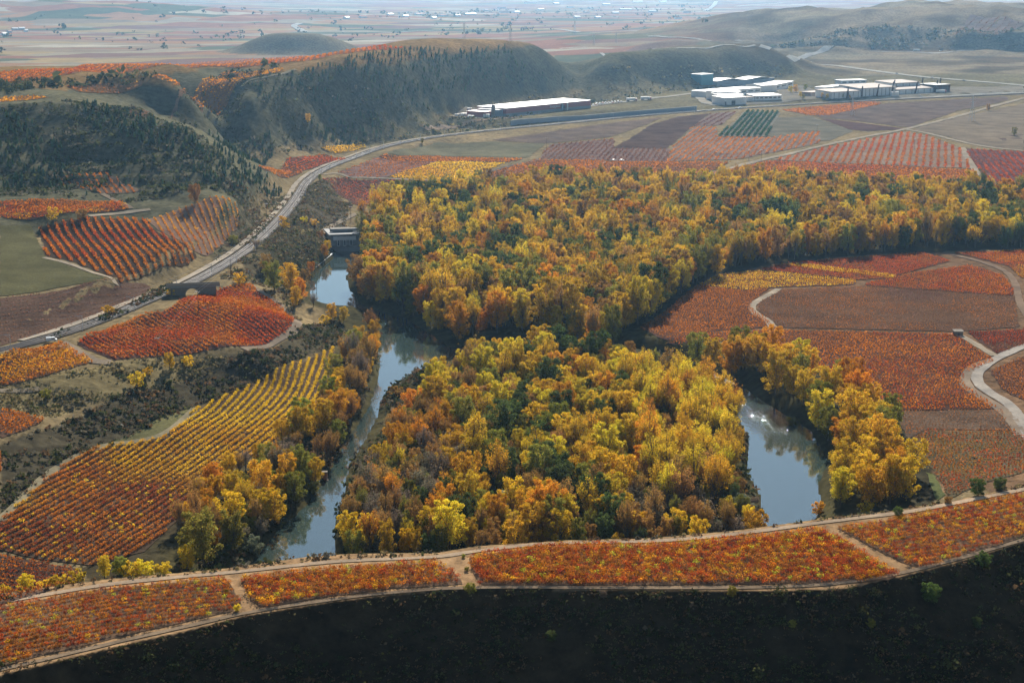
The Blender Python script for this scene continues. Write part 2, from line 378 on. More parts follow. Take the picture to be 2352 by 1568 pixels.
# ---------------------------------------------------------------- terrain sheet
def far_mat():
    m, n, l = new_mat('open_ground')
    a = n.new('ShaderNodeAttribute'); a.attribute_name = 'tint'
    fa = n.new('ShaderNodeAttribute'); fa.attribute_name = 'patch'
    g = n.new('ShaderNodeNewGeometry'); p = g.outputs['Position']
    t1 = noise_(n, l, .22, 7, .72, p); t2 = noise_(n, l, .016, 6, .62, p)
    r1 = ramp_(n, l, t1.outputs[0], [(.32, (.45, .46, .48)), (.68, (1.5, 1.48, 1.4))])
    r2 = ramp_(n, l, t2.outputs[0], [(.3, (.7, .72, .72)), (.7, (1.3, 1.25, 1.15))])
    c = mixc(n, l, mixc(n, l, a.outputs['Color'], r1, 1.0, 'MULTIPLY'), r2, 1.0, 'MULTIPLY')
    # the patchwork of far plots
    mp = n.new('ShaderNodeMapping'); mp.inputs['Scale'].default_value = (1 / 260, 1 / 150, 0); mp.inputs['Rotation'].default_value = (0, 0, .25)
    l.new(p, mp.inputs[0])
    nv = noise_(n, l, .004, 2, .5, p)
    ad = n.new('ShaderNodeVectorMath'); ad.operation = 'MULTIPLY_ADD'; l.new(nv.outputs['Color'], ad.inputs[0]); ad.inputs[1].default_value = (.5, .5, 0); l.new(mp.outputs[0], ad.inputs[2])
    v = n.new('ShaderNodeTexVoronoi'); v.distance = 'CHEBYCHEV'; v.inputs['Scale'].default_value = 1.0; l.new(ad.outputs[0], v.inputs['Vector'])
    sp = n.new('ShaderNodeSeparateColor'); l.new(v.outputs['Color'], sp.inputs[0])
    cr = ramp_(n, l, sp.outputs[0], [(0, (.24, .12, .08)), (.2, (.22, .17, .12)), (.36, (.28, .16, .09)), (.5, (.18, .11, .09)), (.62, (.26, .22, .16)), (.74, (.10, .11, .07)), (.88, (.28, .21, .11)), (.95, (.34, .30, .23))], True)
    cr = mixc(n, l, mixc(n, l, cr, r2, .6, 'MULTIPLY'), r1, .4, 'MULTIPLY')
    c = mixc(n, l, c, cr, fa.outputs['Fac'])
    b = n.new('ShaderNodeBsdfDiffuse'); l.new(c, b.inputs[0])
    bp = n.new('ShaderNodeBump'); bp.inputs['Strength'].default_value = .6; bp.inputs['Distance'].default_value = .8
    l.new(t1.outputs[0], bp.inputs['Height']); l.new(bp.outputs[0], b.inputs['Normal'])
    out_(n, l, b.outputs[0]); return m
M_GROUND = far_mat()
TX, TY, TZ = GX.ravel(), GY.ravel(), GZ.ravel(); TP = np.stack([TX, TY], 1)
tint = np.tile(np.array([.20, .155, .09]), (len(TX), 1))
far = sstep(2500, 3300, TY)
def paint(col, poly, tmin=300, world=False):
    w = np.asarray(poly) if world else ground(poly, tmin)[:, :2]
    k = inpoly(TP, w); tint[k] = col; far[k] = 0
# hills: grey scrub, slopes darker by their own plant cover
hk = (TY > 1000) & (TY < 3400) & (TZ > 30); tint[hk] = (.11, .105, .07)
pk = (TY > 1400) & (TY < 3300) & (TZ > 88) & (TX < 100); tint[pk] = (.20, .13, .06)
rw_ = (sstep(.05, .15, TX / TY + (fbm(TX, TY, 500, 3, 17) - .5) * .12) * sstep(2250, 2500, TY) * (1 - sstep(4600, 5600, TY)))[:, None]; tint[:] = tint * (1 - rw_) + rw_ * (np.array((.20, .165, .115)) * (1 - sstep(.42, .6, fbm(TX, TY, 120, 4, 19))[:, None] * .55)); far *= 1 - .9 * rw_[:, 0]
nq = np.hypot((TX - (690 - 1176) / FOC * 3580) / 170, (TY - 3580) / 150) < 1; tint[nq] = (.15, .125, .08); far[nq] = 0
paint((.15,.13,.08), [(760,330),(1000,270),(1100,255),(1350,205),(1600,180),(1830,150),(2352,170),(2352,215),(1900,235),(1500,262),(1200,290),(960,318),(860,340)])
paint((.105,.09,.06), [(540,470),(600,500),(590,545),(560,580),(500,610),(480,580),(545,500)])
paint((.085,.072,.05), [(610,545),(660,500),(700,430),(740,410),(800,470),(790,540),(730,610),(700,640),(600,640),(540,640)])
paint((.075,.065,.045), [(690,750),(760,720),(800,760),(770,800),(600,880),(450,940),(300,1010),(150,1060),(0,1190),(0,1020),(120,980),(300,900),(500,850),(640,800)])
paint((.19,.155,.085), [(0,890),(200,845),(400,815),(520,815),(500,850),(350,895),(200,930),(110,960),(0,940)])
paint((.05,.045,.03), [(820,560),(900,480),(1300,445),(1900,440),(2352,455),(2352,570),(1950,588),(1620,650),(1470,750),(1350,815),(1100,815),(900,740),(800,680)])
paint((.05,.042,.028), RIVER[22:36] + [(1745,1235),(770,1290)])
paint((.15,.095,.06), [(1465,757),(1540,705),(1600,655),(1750,610),(1950,590),(2352,572),(2450,570),(2450,1100),(2250,1112),(2180,1146),(2140,1090),(2045,935),(1850,832),(1680,783),(1560,794)])
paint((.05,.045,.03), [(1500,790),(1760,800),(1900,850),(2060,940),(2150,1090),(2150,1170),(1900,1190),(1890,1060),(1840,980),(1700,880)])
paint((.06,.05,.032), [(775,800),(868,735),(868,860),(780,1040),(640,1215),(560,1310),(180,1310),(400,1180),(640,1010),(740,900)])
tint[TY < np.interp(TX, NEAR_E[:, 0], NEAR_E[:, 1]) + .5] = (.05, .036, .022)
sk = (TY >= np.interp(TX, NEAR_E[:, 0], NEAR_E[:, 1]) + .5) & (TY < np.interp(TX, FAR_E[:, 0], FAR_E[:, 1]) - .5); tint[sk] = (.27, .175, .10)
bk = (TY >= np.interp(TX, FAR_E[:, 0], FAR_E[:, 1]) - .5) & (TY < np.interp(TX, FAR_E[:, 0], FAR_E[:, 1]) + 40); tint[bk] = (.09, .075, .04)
nk = np.nonzero((TY > 400) & (TY < 1600) & (np.abs(TX) < 420))[0]; dr = segdist(TP[nk], RIV, True); wb = (1 - sstep(14, 34, dr + (fbm(TX[nk], TY[nk], 20, 3, 23) - .5) * 24))[:, None]; tint[nk] = tint[nk] * (1 - wb) + np.array((.065, .058, .03)) * wb
tint *= (.85 + .3 * fbm(TX, TY, 60, 3, 11))[:, None]
nr, nc = GX.shape
ii = (np.arange(nr - 1)[:, None] * nc + np.arange(nc - 1)[None]).ravel()
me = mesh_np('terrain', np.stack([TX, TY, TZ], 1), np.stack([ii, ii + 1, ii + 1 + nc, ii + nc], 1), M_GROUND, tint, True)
at = me.attributes.new('patch', 'FLOAT', 'POINT'); at.data.foreach_set('value', far.astype(np.float32))
tag(obj('terrain', me), kind='structure')

# ---------------------------------------------------------------- river water
def water_mat():
    m, n, l = new_mat('river_water')
    g = n.new('ShaderNodeNewGeometry'); p = g.outputs['Position']
    ra = n.new('ShaderNodeAttribute'); ra.attribute_name = 'rapid'
    mp = n.new('ShaderNodeMapping'); mp.inputs['Scale'].default_value = (1, .6, 1); l.new(p, mp.inputs[0])
    a = noise_(n, l, .5, 5, .6, mp.outputs[0]); b = noise_(n, l, .7, 2, .6, mp.outputs[0])
    ba = n.new('ShaderNodeBump'); ba.inputs['Distance'].default_value = .2; ba.inputs['Strength'].default_value = .07; l.new(a.outputs[0], ba.inputs['Height'])
    bb = n.new('ShaderNodeBump'); bb.inputs['Distance'].default_value = .62; l.new(ra.outputs['Fac'], bb.inputs['Strength']); l.new(b.outputs[0], bb.inputs['Height']); l.new(ba.outputs[0], bb.inputs['Normal'])
    s = n.new('ShaderNodeBsdfPrincipled'); s.inputs['Base Color'].default_value = (.035, .055, .05, 1)
    s.inputs['Roughness'].default_value = .02; s.inputs['IOR'].default_value = 1.6; s.inputs['Specular IOR Level'].default_value = 1.0
    l.new(bb.outputs[0], s.inputs['Normal']); out_(n, l, s.outputs[0]); return m
M_WATER = water_mat()
def water_sheet():
    xs = np.arange(-260, 240, 5.0); ys = np.arange(380, 1300, 6.0); X, Y = np.meshgrid(xs, ys)
    V = np.stack([X.ravel(), Y.ravel(), np.zeros(X.size)], 1)
    k = len(xs); i = (np.arange(len(ys) - 1)[:, None] * k + np.arange(k - 1)[None]).ravel()
    F = np.stack([i, i + 1, i + 1 + k, i + k], 1)
    c = V[F].mean(1)[:, :2]; ok = inpoly(c, RIV) | (segdist(c, RIV, True) < 12); F = F[ok]
    me = mesh_np('river', V, F, M_WATER)
    rap = np.zeros(len(V))
    for (px, py, rx, ry) in ((1745,965,36,30),(1795,990,40,15),(1700,930,26,20),(800,592,22,8),(865,915,14,16)):
        c = on_plane((px, py), 0)[0]; dx = on_plane((px + rx, py), 0)[0][0] - c[0]; dy = c[1] - on_plane((px, py + ry), 0)[0][1]
        rap = np.maximum(rap, np.exp(-((V[:, 0] - c[0]) / dx) ** 2 - ((V[:, 1] - c[1]) / dy) ** 2))
    at = me.attributes.new('rapid', 'FLOAT', 'POINT'); at.data.foreach_set('value', (rap * .62).astype(np.float32))
    return tag(obj('river_water', me), kind='structure')
water_sheet()

# ---------------------------------------------------------------- draped sheets and strips
def resample(P, step):
    P = np.asarray(P, float); d = np.r_[0, np.cumsum(np.hypot(*np.diff(P[:, :2], axis=0).T))]
    n = max(2, int(d[-1] / step) + 1); t = np.linspace(0, d[-1], n)
    return np.stack([np.interp(t, d, P[:, 0]), np.interp(t, d, P[:, 1])], 1)
def drape(name, poly, mat, col, off=.12, tmin=300, jit=.15):
    w = ground(poly, tmin)[:, :2] if np.asarray(poly).max() >= 0 and tmin else np.asarray(poly)
    dist = w[:, 1].mean(); st = max(2.5, dist * .0055)
    bd = resample(np.r_[w, w[:1]], st)[:-1]
    bd = bd + RNG.normal(size=bd.shape) * st * jit * .5
    lo, hi = bd.min(0), bd.max(0)
    xs = np.arange(lo[0], hi[0], st); ys = np.arange(lo[1], hi[1], st * 1.3)
    gx, gy = np.meshgrid(xs, ys); I = np.stack([gx.ravel(), gy.ravel()], 1)
    I = I[inpoly(I, bd)]; I = I[segdist(I, bd, True) > st * .5] if len(I) else I
    A = np.r_[bd, I] if len(I) else bd
    n = len(bd); r = delaunay_2d_cdt([Vector(p) for p in A], [(i, (i + 1) % n) for i in range(n)], [], 1, 1e-4)
    V = np.array([tuple(p) for p in r[0]]); F = np.array([tuple(f) for f in r[2]])
    Z = H(V[:, 0], V[:, 1]) + off + dist * .00012
    c = np.asarray(col) * (.85 + .3 * fbm(V[:, 0], V[:, 1], 30, 3, 21))[:, None]
    return mesh_np(name, np.c_[V, Z], F, mat, c, True), w
def strip(name, line, width, mat, col, off=.2, tmin=300, world=False, it=2, kind='structure', wob=.12):
    w = np.asarray(line, float)[:, :2] if world else ground(line, tmin)[:, :2]
    w = smooth_line(w, it); st = max(2.0, w[:, 1].mean() * .004); w = resample(w, st)
    t = np.gradient(w, axis=0); t /= np.hypot(*t.T)[:, None] + 1e-9; nn = np.stack([-t[:, 1], t[:, 0]], 1)
    wd = width * (1 + (fbm(w[:, 0], w[:, 1], 8, 2, 33) - .5) * wob * 4)
    rows = [w + nn * (wd * k)[:, None] for k in (-.5, -.17, .17, .5)]
    V = np.stack(rows, 1).reshape(-1, 2); Z = H(V[:, 0], V[:, 1]) + off + V[:, 1] * .00015
    m = len(w); i = (np.arange(m - 1)[:, None] * 4 + np.arange(3)[None]).ravel()
    F = np.stack([i, i + 1, i + 5, i + 4], 1)
    c = np.asarray(col) * (.85 + .3 * fbm(V[:, 0], V[:, 1], 6, 3, 9))[:, None]
    o = obj(name, mesh_np(name, np.c_[V, Z], F, mat, c, True)); tag(o, kind=kind); return o
M_SOIL = tint_mat('field_soil', .35, .9, .05, .3)
M_TRACK = tint_mat('track_dirt', .22, .8, .06, .2)
M_LEAF = leaf_mat('autumn_leaf', .34)
M_VINE = leaf_mat('vine_leaf', .42)

# plain fields
for nm, poly, col in (
    ('grass_field', [(0,518),(70,515),(85,545),(105,592),(160,612),(250,648),(262,655),(0,682)], (.16,.145,.07)),
    ('stubble_field', [(905,345),(1010,325),(1130,326),(1250,331),(1215,363),(1000,358),(890,352)], (.25,.22,.13)),
    ('ploughed_field', [(1130,322),(1300,298),(1430,280),(1520,270),(1490,285),(1400,316),(1250,330)], (.24,.17,.125)),
    ('dark_ploughed_field', [(1410,340),(1500,285),(1560,268),(1630,262),(1590,292),(1530,342)], (.15,.095,.075)),
    ('fallow_field', [(1785,270),(1865,268),(1960,302),(1900,325),(1800,316),(1765,314)], (.25,.215,.15)),
    ('plum_field', [(1870,268),(2040,238),(2310,222),(2318,230),(2200,255),(2085,294),(2010,284)], (.22,.155,.12)),
    ('dark_plum_field', [(1880,271),(2005,287),(2085,297),(1990,302),(1950,298)], (.17,.10,.085)),
    ('tan_field', [(2095,298),(2200,270),(2352,238),(2352,345),(2260,338),(2170,312)], (.31,.235,.16)),
    ('bare_strip_field', [(2290,318),(2352,305),(2352,332),(2310,328)], (.15,.1,.08)),
    ('verge_meadow', [(2128,1085),(2145,1090),(2172,1140),(2150,1150)], (.2,.22,.09)),
    ('grass_wedge', [(240,1020),(300,1000),(380,955),(450,935),(380,1000),(320,1016)], (.22,.2,.09)),
    ('upper_fallow_field', [(290,263),(470,243),(468,254),(400,264),(330,274)], (.24,.14,.09)),
    ('yard_ground', [(1605,215),(1640,196),(1760,192),(1850,198),(1930,215),(1905,230),(1800,236),(1680,244),(1640,240)], (.34,.29,.22)),
    ('factory_yard_ground', [(1035,268),(1050,258),(1130,246),(1160,250),(1180,268),(1100,274)], (.36,.3,.22)),
    ('winery_yard_ground', [(1930,222),(2000,205),(2140,200),(2352,198),(2352,214),(2150,222),(1990,230)], (.34,.29,.22)),
):
    me, _ = drape(nm, poly, M_SOIL, col); tag(obj(nm, me), kind='structure')

PALE = (.52, .42, .30)
for nm, line, wd, col in (
    ('farm_track', [(740,402),(800,404),(900,410),(1050,419),(1190,427),(1400,436),(1560,446)], 5, PALE),
    ('valley_road', [(1530,446),(1610,408),(1700,380),(1800,357),(1900,333),(2000,312),(2080,298),(2200,268),(2290,242),(2352,226)], 7, PALE),
    ('field_track', [(2080,298),(2130,306),(2190,322),(2240,334),(2300,342),(2352,347)], 6, PALE),
    ('plot_track', [(1240,366),(1160,385),(1080,408),(1050,418)], 6, (.25,.2,.15)),
    ('plot_edge_track', [(2210,340),(2235,385),(2262,425)], 6, PALE),
    ('service_road', [(1600,214),(1500,226),(1420,236),(1300,252),(1220,264),(1170,268)], 9, (.6,.54,.44)),
    ('yard_road', [(1600,208),(1604,222),(1615,236),(1650,243)], 12, (.55,.48,.38)),
    ('station_lane', [(1950,234),(2050,228),(2200,220),(2352,213)], 5, (.62,.58,.5)),
    ('bare_bank', [(975,297),(1040,288),(1120,276),(1190,270)], 9, (.42,.3,.21)),
    ('main_road', [(1815,137),(1880,146),(1990,161),(2110,177),(2250,188),(2352,197),(2500,210)], 15, (.62,.57,.48)),
    ('highway', [(1755,112),(1850,115),(2000,118),(2200,120),(2352,120),(2550,120)], 16, (.5,.47,.42)),
    ('hill_track', [(555,200),(575,184),(620,178),(680,160)], 3.2, (.36,.3,.2)),
    ('terrace_track', [(205,497),(260,492),(300,487),(345,482)], 4, PALE),
    ('bend_road', [(2420,770),(2352,795),(2290,822),(2244,852),(2243,878),(2272,902),(2310,922),(2335,948),(2352,978),(2400,1060)], 5.2, (.55,.48,.4)),
    ('hut_track', [(2182,766),(2215,775),(2250,797),(2285,818)], 4.2, PALE),
    ('bend_shoulder', [(2280,826),(2240,840),(2216,862),(2217,888),(2260,915),(2310,945),(2345,1000)], 5, (.42,.32,.23)),
    ('vineyard_track', [(1788,664),(1770,676),(1738,692),(1724,706),(1735,722),(1762,734),(1775,752)], 4.2, (.56,.46,.34)),
    ('far_vineyard_track', [(2185,585),(2250,600),(2312,622),(2335,655),(2340,695),(2365,735)], 4, (.36,.25,.17)),
    ('dam_track', [(822,490),(800,500),(772,514),(745,528),(738,540),(752,558)], 4, PALE),
    ('red_plot_track', [(135,790),(165,800),(195,818),(215,832),(255,832)], 6, (.40,.31,.22)),
    ('red_plot_edge_track', [(575,654),(600,672),(650,703),(686,738),(680,760),(640,782),(560,803)], 4, (.36,.28,.2)),
    ('plot_border_track', [(100,592),(160,606),(215,628),(268,655)], 3, PALE),
    ('yellow_plot_track', [(0,1196),(50,1146),(100,1096),(160,1056),(235,1022),(320,1014),(385,998),(450,938)], 3.2, (.38,.32,.2)),
    ('scrub_track', [(0,898),(60,898),(92,893)], 4, (.4,.32,.22)),
    ('terrace_corner_track', [(235,446),(262,460),(300,480)], 4, (.38,.29,.2)),
): strip(nm, line, wd, M_TRACK, col)
# hillside paths on the near spur
FAR_P = [(0,1383),(120,1363),(250,1341),(400,1326),(560,1312),(700,1296),(800,1287),(1000,1281),(1100,1264),(1250,1248),(1400,1246),(1550,1241),(1700,1226),(1850,1205),(2000,1186),(2100,1174),(2200,1154),(2352,1124),(2500,1092)]
strip('spur_path', [(-250,1430)] + FAR_P, 2.4, M_TRACK, (.58,.43,.29), off=.1)
strip('spur_edge_path', [(-300,1600),(0,1540),(250,1478),(450,1434),(560,1407),(750,1378),(900,1360),(1080,1347),(1500,1351),(1900,1348),(2100,1312),(2352,1240),(2500,1195)], 1.6, M_TRACK, (.36,.26,.17), off=.1)
# railway on its ballast
strip('railway_bed', RAILW, 8.5, M_TRACK, (.24,.21,.18), world=True, it=0, off=.35, wob=.03)
def offset_line(w, k):
    t = np.gradient(w, axis=0); t /= np.hypot(*t.T)[:, None] + 1e-9
    return w + np.stack([-t[:, 1], t[:, 0]], 1) * k
strip('railway_service_track', offset_line(RAILW[8:90], 7.4), 4, M_TRACK, (.6,.5,.38), world=True, it=0, off=.4)
M_RAIL = plain_mat('rail_steel', (.22,.18,.15), .45, .5)
def rail_strip(k):
    w = resample(offset_line(RAILW, k), 4); V = []; 
    for i in range(len(w)): V.append((w[i, 0], w[i, 1]))
    V = np.array(V); Z = H(V[:, 0], V[:, 1]) + .62 + V[:, 1] * .00015
    t = np.gradient(V, axis=0); t /= np.hypot(*t.T)[:, None]; nn = np.stack([-t[:, 1], t[:, 0]], 1) * .05
    P = np.concatenate([np.c_[V - nn, Z - .25], np.c_[V - nn, Z], np.c_[V + nn, Z], np.c_[V + nn, Z - .25]]); m = len(V); i = np.arange(m - 1)
    F = np.concatenate([np.stack([i + a * m, i + 1 + a * m, i + 1 + b * m, i + b * m], 1) for a, b in ((0, 1), (1, 2), (2, 3))])
    tag(obj('rail', mesh_np('rail', P, F, M_RAIL)), kind='structure')
for k in (-2.6, -1.1, 1.1, 2.6): rail_strip(k)

# ---------------------------------------------------------------- vineyards
YEL, GOLD, ORA, RUST, RED, WINE, BRN, PLUM, GRN = [np.array(c) for c in ((.78,.50,.03),(.62,.30,.02),(.54,.175,.018),(.40,.14,.03),(.44,.085,.02),(.24,.045,.02),(.22,.11,.055),(.18,.085,.06),(.20,.24,.03))]
ORDW = ['first','second','third','fourth','fifth','sixth','seventh','eighth','ninth','tenth','eleventh','twelfth','thirteenth','fourteenth','fifteenth','sixteenth','seventeenth','eighteenth','nineteenth','twentieth']
def vine_colors(X, Y, pal, sc, rng, jit=.11):
    k = fbm(X, Y, sc, 4, 13) + rng.normal(size=len(X)) * .06
    k = np.clip((k - .28) / .44, 0, .999) * (len(pal) - 1); i = k.astype(int); f = (k - i)[:, None]
    pal = np.array(pal + [pal[-1]]); c = pal[i] * (1 - f) + pal[i + 1] * f
    return c * (1 + rng.normal(size=(len(X), 1)) * jit).clip(.4, 1.7)
def rows_in(w, guide, spacing, step, rng, gap=.05):
    """points along rows parallel to the guide, inside the plot: list of n x 2"""
    lo, hi = w.min(0), w.max(0); R = np.hypot(*(hi - lo)); g = np.asarray(guide, float)
    if len(g) == 2:
        t = (g[1] - g[0]) / np.hypot(*(g[1] - g[0])); c = w.mean(0); g = np.array([c - t * R, c + t * R])
    else:
        t0 = g[0] - g[1]; t1 = g[-1] - g[-2]; g = np.r_[[g[0] + t0 / np.hypot(*t0) * R], g, [g[-1] + t1 / np.hypot(*t1) * R]]
        g = smooth_line(g, 2)
    g = resample(g, step); t = np.gradient(g, axis=0); t /= np.hypot(*t.T)[:, None]; nn = np.stack([-t[:, 1], t[:, 0]], 1)
    out = []; n = int(R / spacing)
    for k in range(-n, n + 1):
        p = g + nn * k * spacing; p = p + t * rng.uniform(-.5, .5) * step
        d = np.hypot(*np.diff(p, axis=0).T); p = p[:-1][(d > step * .35)]
        p = p[inpoly(p, w)]
        if len(p) > 2:
            p = p[rng.random(len(p)) > gap]; out.append(p)
    return out
def vine_mesh(name, p, K, size, hgt, wid, col, rng, step):
    n = len(p); C = np.repeat(np.c_[p, H(p[:, 0], p[:, 1])], K, 0); c = np.repeat(col, K, 0)
    C[:, 0] += rng.normal(size=n * K) * wid; C[:, 1] += rng.normal(size=n * K) * wid; C[:, 2] += hgt * (.25 + .75 * rng.random(n * K)) + .12
    V, F = leaves(C, size * rng.uniform(.6, 1.3, n * K), rng)
    c = c * (1 + rng.normal(size=(n * K, 1)) * .14).clip(.4, 1.6)
    return mesh_np(name, V, F, M_VINE, np.repeat(c, 4, 0))
NV_TRI = 0
def vineyard(label, poly, guide, pal, soil, spacing=2.7, step=1.4, K=8, size=.7, hgt=1.1, wid=.35, sc=60, split=False, gap=.05, seed=1, off=.12, group=None):
    rng = np.random.default_rng(seed)
    me, w = drape('soil', poly, M_SOIL, soil, off)
    root = obj('vineyard', None); root.location = (*w.mean(0), float(H(*w.mean(0)))); tag(root, label, 'vineyard', group)
    inv = Vector(root.location)
    s = obj('soil', me, root); s.location = -inv
    R = rows_in(w, ground(guide)[:, :2], spacing, step, rng, gap)
    if split:
        for p in R:
            o = obj('vine_row', vine_mesh('vine_row', p, K, size, hgt, wid, vine_colors(p[:, 0], p[:, 1], pal, sc, rng), rng, step), root); o.location = -inv; o['kind'] = 'stuff'
    elif R:
        p = np.concatenate(R)
        o = obj('vine_rows', vine_mesh('vine_rows', p, K, size, hgt, wid, vine_colors(p[:, 0], p[:, 1], pal, sc, rng), rng, step), root); o.location = -inv; o['kind'] = 'stuff'
    return root
BSOIL, TSOIL, PSOIL = (.15,.095,.065), (.27,.19,.13), (.15,.085,.062)
# left side
vineyard('small orange vineyard alone among dark scrub below the pine spur', [(133,408),(150,402),(245,400),(275,415),(315,435),(320,442),(240,446),(150,432)], [(180,402),(215,445)], [RUST,ORA,RUST,ORA], TSOIL, split=True, spacing=4.2, step=1.8, K=6, size=.9, seed=2)
vineyard('long narrow orange and red vineyard strip at the picture edge under the scrub terraces', [(0,464),(120,459),(280,464),(297,480),(200,490),(0,500)], [(20,470),(280,474)], [RUST,ORA,RED,GOLD], BSOIL, K=7, size=.8, sc=30, seed=3)
vineyard('orange vineyard with wide dark row gaps above the grey-green field', [(92,523),(130,513),(300,503),(330,506),(345,520),(365,537),(455,590),(430,612),(300,645),(270,652),(160,600),(105,588)], [(237,506),(330,643)], [RUST,ORA,ORA,RED], (.11,.075,.05), split=True, spacing=4.6, step=1.2, K=9, size=.85, hgt=1.5, wid=.45, seed=4)
vineyard('pale red and gold vineyard between the railway slope and the dark-rowed orange plot', [(335,506),(385,490),(550,482),(545,520),(490,580),(475,588),(440,575),(365,530)], [(420,490),(465,580)], [ORA,GOLD,RUST,ORA], (.3,.19,.13), split=True, spacing=4.4, step=1.4, K=7, size=.75, sc=40, seed=5)
vineyard('thinly leaved plum-brown vineyard between the green field and the railway', [(0,686),(150,666),(335,652),(350,660),(290,703),(150,752),(0,795)], [(0,700),(130,690),(300,664)], [PLUM,BRN,PLUM], (.21,.13,.09), spacing=4.5, step=1.5, K=4, size=.6, hgt=.8, split=True, seed=6)
vineyard('bright red rounded vineyard between the railway and the scrubby river slope', [(178,790),(260,750),(380,717),(470,674),(580,655),(592,672),(648,706),(678,742),(655,768),(560,797),(430,815),(260,828)], [(400,722),(560,798)], [RED,RED,ORA,RUST,RED], (.16,.09,.07), spacing=2.8, step=1.3, K=9, size=.75, sc=40, seed=7)
vineyard('orange vineyard beside the track where the van is parked', [(0,822),(120,794),(190,815),(212,832),(120,860),(0,888)], [(20,830),(150,850)], [ORA,GOLD,RUST,ORA], (.18,.11,.07), spacing=2.8, step=1.3, K=9, size=.75, sc=30, seed=8)
vineyard('red-orange wedge of vines at the picture edge under the scrub', [(0,942),(60,950),(103,966),(60,988),(0,1008)], [(0,950),(90,970)], [RUST,ORA,RED], (.2,.12,.08), K=10, size=.7, seed=9)
vineyard('tiny orange vineyard corner at the picture edge above the rowed slope', [(-60,1030),(12,1045),(14,1062),(0,1085),(-60,1110)], [(0,1040),(0,1080)], [GOLD,ORA,RUST], (.3,.22,.15), K=10, size=.7, seed=10)
GA = [(200,1290),(300,1230),(450,1130),(560,1060),(640,1000),(700,948),(735,900),(752,850),(765,800)]
def yellow_pal():
    poly = [(768,800),(740,812),(700,830),(600,875),(450,940),(385,1002),(320,1016),(240,1022),(160,1060),(60,1142),(0,1200),(-120,1300),(-120,1340),(0,1262),(95,1284),(215,1300),(330,1268),(412,1190),(480,1112),(560,1058),(640,1008),(720,955),(752,905),(768,850)]
    me, w = drape('soil', poly, M_SOIL, (.15,.105,.07), .12); rng = np.random.default_rng(11)
    root = obj('vineyard', None); root.location = (*w.mean(0), 5); inv = Vector(root.location); obj('soil', me, root).location = -inv
    tag(root, 'large vineyard in strict diagonal rows turning from yellow to red along the river', 'vineyard')
    for p in rows_in(w, ground(GA)[:, :2], 2.9, 1.15, rng, .06):
        d = p[:, 1]; f = sstep(555, 645, d + (fbm(p[:, 0], p[:, 1], 28, 3, 3) - .5) * 130)[:, None]
        c = vine_colors(p[:, 0], p[:, 1], [YEL, GOLD, YEL, YEL * .9], 40, rng) * f + vine_colors(p[:, 0], p[:, 1], [RUST, WINE, RUST, ORA, RUST], 26, rng) * (1 - f)
        k = rng.random(len(p)) < .07 * (1 - f[:, 0]); c[k] = YEL
        o = obj('vine_row', vine_mesh('vine_row', p, 22, .5, 1.25, .36, c, rng, 1.2), root); o.location = -inv; o['kind'] = 'stuff'
yellow_pal()
vineyard('dark red corner vineyard under the diagonal rows next to the yellow bushes', [(-120,1345),(0,1270),(95,1292),(180,1306),(150,1345),(0,1390),(-120,1410)], [(0,1300),(150,1315)], [WINE,RUST,WINE,ORA], (.17,.11,.08), K=14, size=.5, spacing=2.6, seed=12)
# right side
def rv(label, poly, pal, soil=PSOIL, guide=((1600,900),(2200,905)), **k):
    a = dict(spacing=2.9, step=1.3, K=8, size=.6, hgt=1.0, wid=.27, sc=45); a.update(k)
    return vineyard(label, poly, list(guide), pal, soil, group=None, **a)
rv('orange-brown vineyard on the point between the wood and the winding pale track', [(1468,755),(1540,707),(1600,657),(1720,670),(1768,662),(1730,692),(1722,706),(1765,737),(1772,752),(1650,760),(1530,785)], [RUST,ORA,BRN,RUST], seed=20)
rv('yellow band of vines on the edge of the wood above the winding track', [(1604,655),(1650,632),(1740,623),(1850,632),(1968,645),(1962,655),(1775,661),(1720,669)], [GOLD,YEL,RUST,YEL,GOLD], sc=30, seed=21)
rv('red vineyard crossed by yellow streaks directly under the dark wood edge', [(1745,621),(1800,606),(1950,593),(2120,581),(2185,600),(2040,640),(1972,644),(1850,631)], [RED,RUST,RED,WINE], sc=40, seed=22, guide=((1750,612),(2000,640)))
rv('narrow yellow streak of vines across the red plot under the wood', [(1790,609),(1850,609),(2060,634),(2050,641),(1900,624)], [YEL,GOLD,YEL], seed=23, guide=((1790,607),(2040,638)), off=.25, hgt=1.3)
rv('bright red vineyard filling the corner inside the curving dirt track', [(1990,651),(2100,627),(2230,610),(2305,634),(2328,665),(2328,680),(1985,656)], [RED,ORA,RED,RUST], seed=24)
rv('thin plum-brown vineyard beside the winding pale track', [(1792,667),(1970,658),(2330,682),(2340,752),(2190,762),(1792,753),(1745,716),(1740,698)], [BRN,RUST,BRN,PLUM], (.19,.115,.075), K=7, size=.5, seed=25)
rv('large glowing orange vineyard between the hut and the river trees', [(1530,788),(1650,763),(1790,758),(2190,767),(2240,800),(2285,828),(2213,860),(2213,882),(2295,938),(2080,943),(2045,934),(1950,890),(1850,832),(1750,803),(1680,783),(1560,793)], [RUST,ORA,ORA*1.1,RUST,RED*.9,ORA], sc=70, seed=26)
rv('grey-brown striped vineyard band right of the river trees', [(2050,941),(2080,945),(2298,941),(2325,988),(2130,985),(2088,1008)], [BRN,RUST,BRN], (.21,.145,.10), K=6, size=.5, seed=27)
rv('olive and red vineyard under the bend by the grass verge', [(2092,1012),(2130,987),(2330,990),(2352,1004),(2420,1060),(2352,1085),(2250,1112),(2182,1146),(2150,1088)], [RUST,BRN,RED,np.array((.3,.16,.03)),RUST], (.2,.16,.09), seed=28)
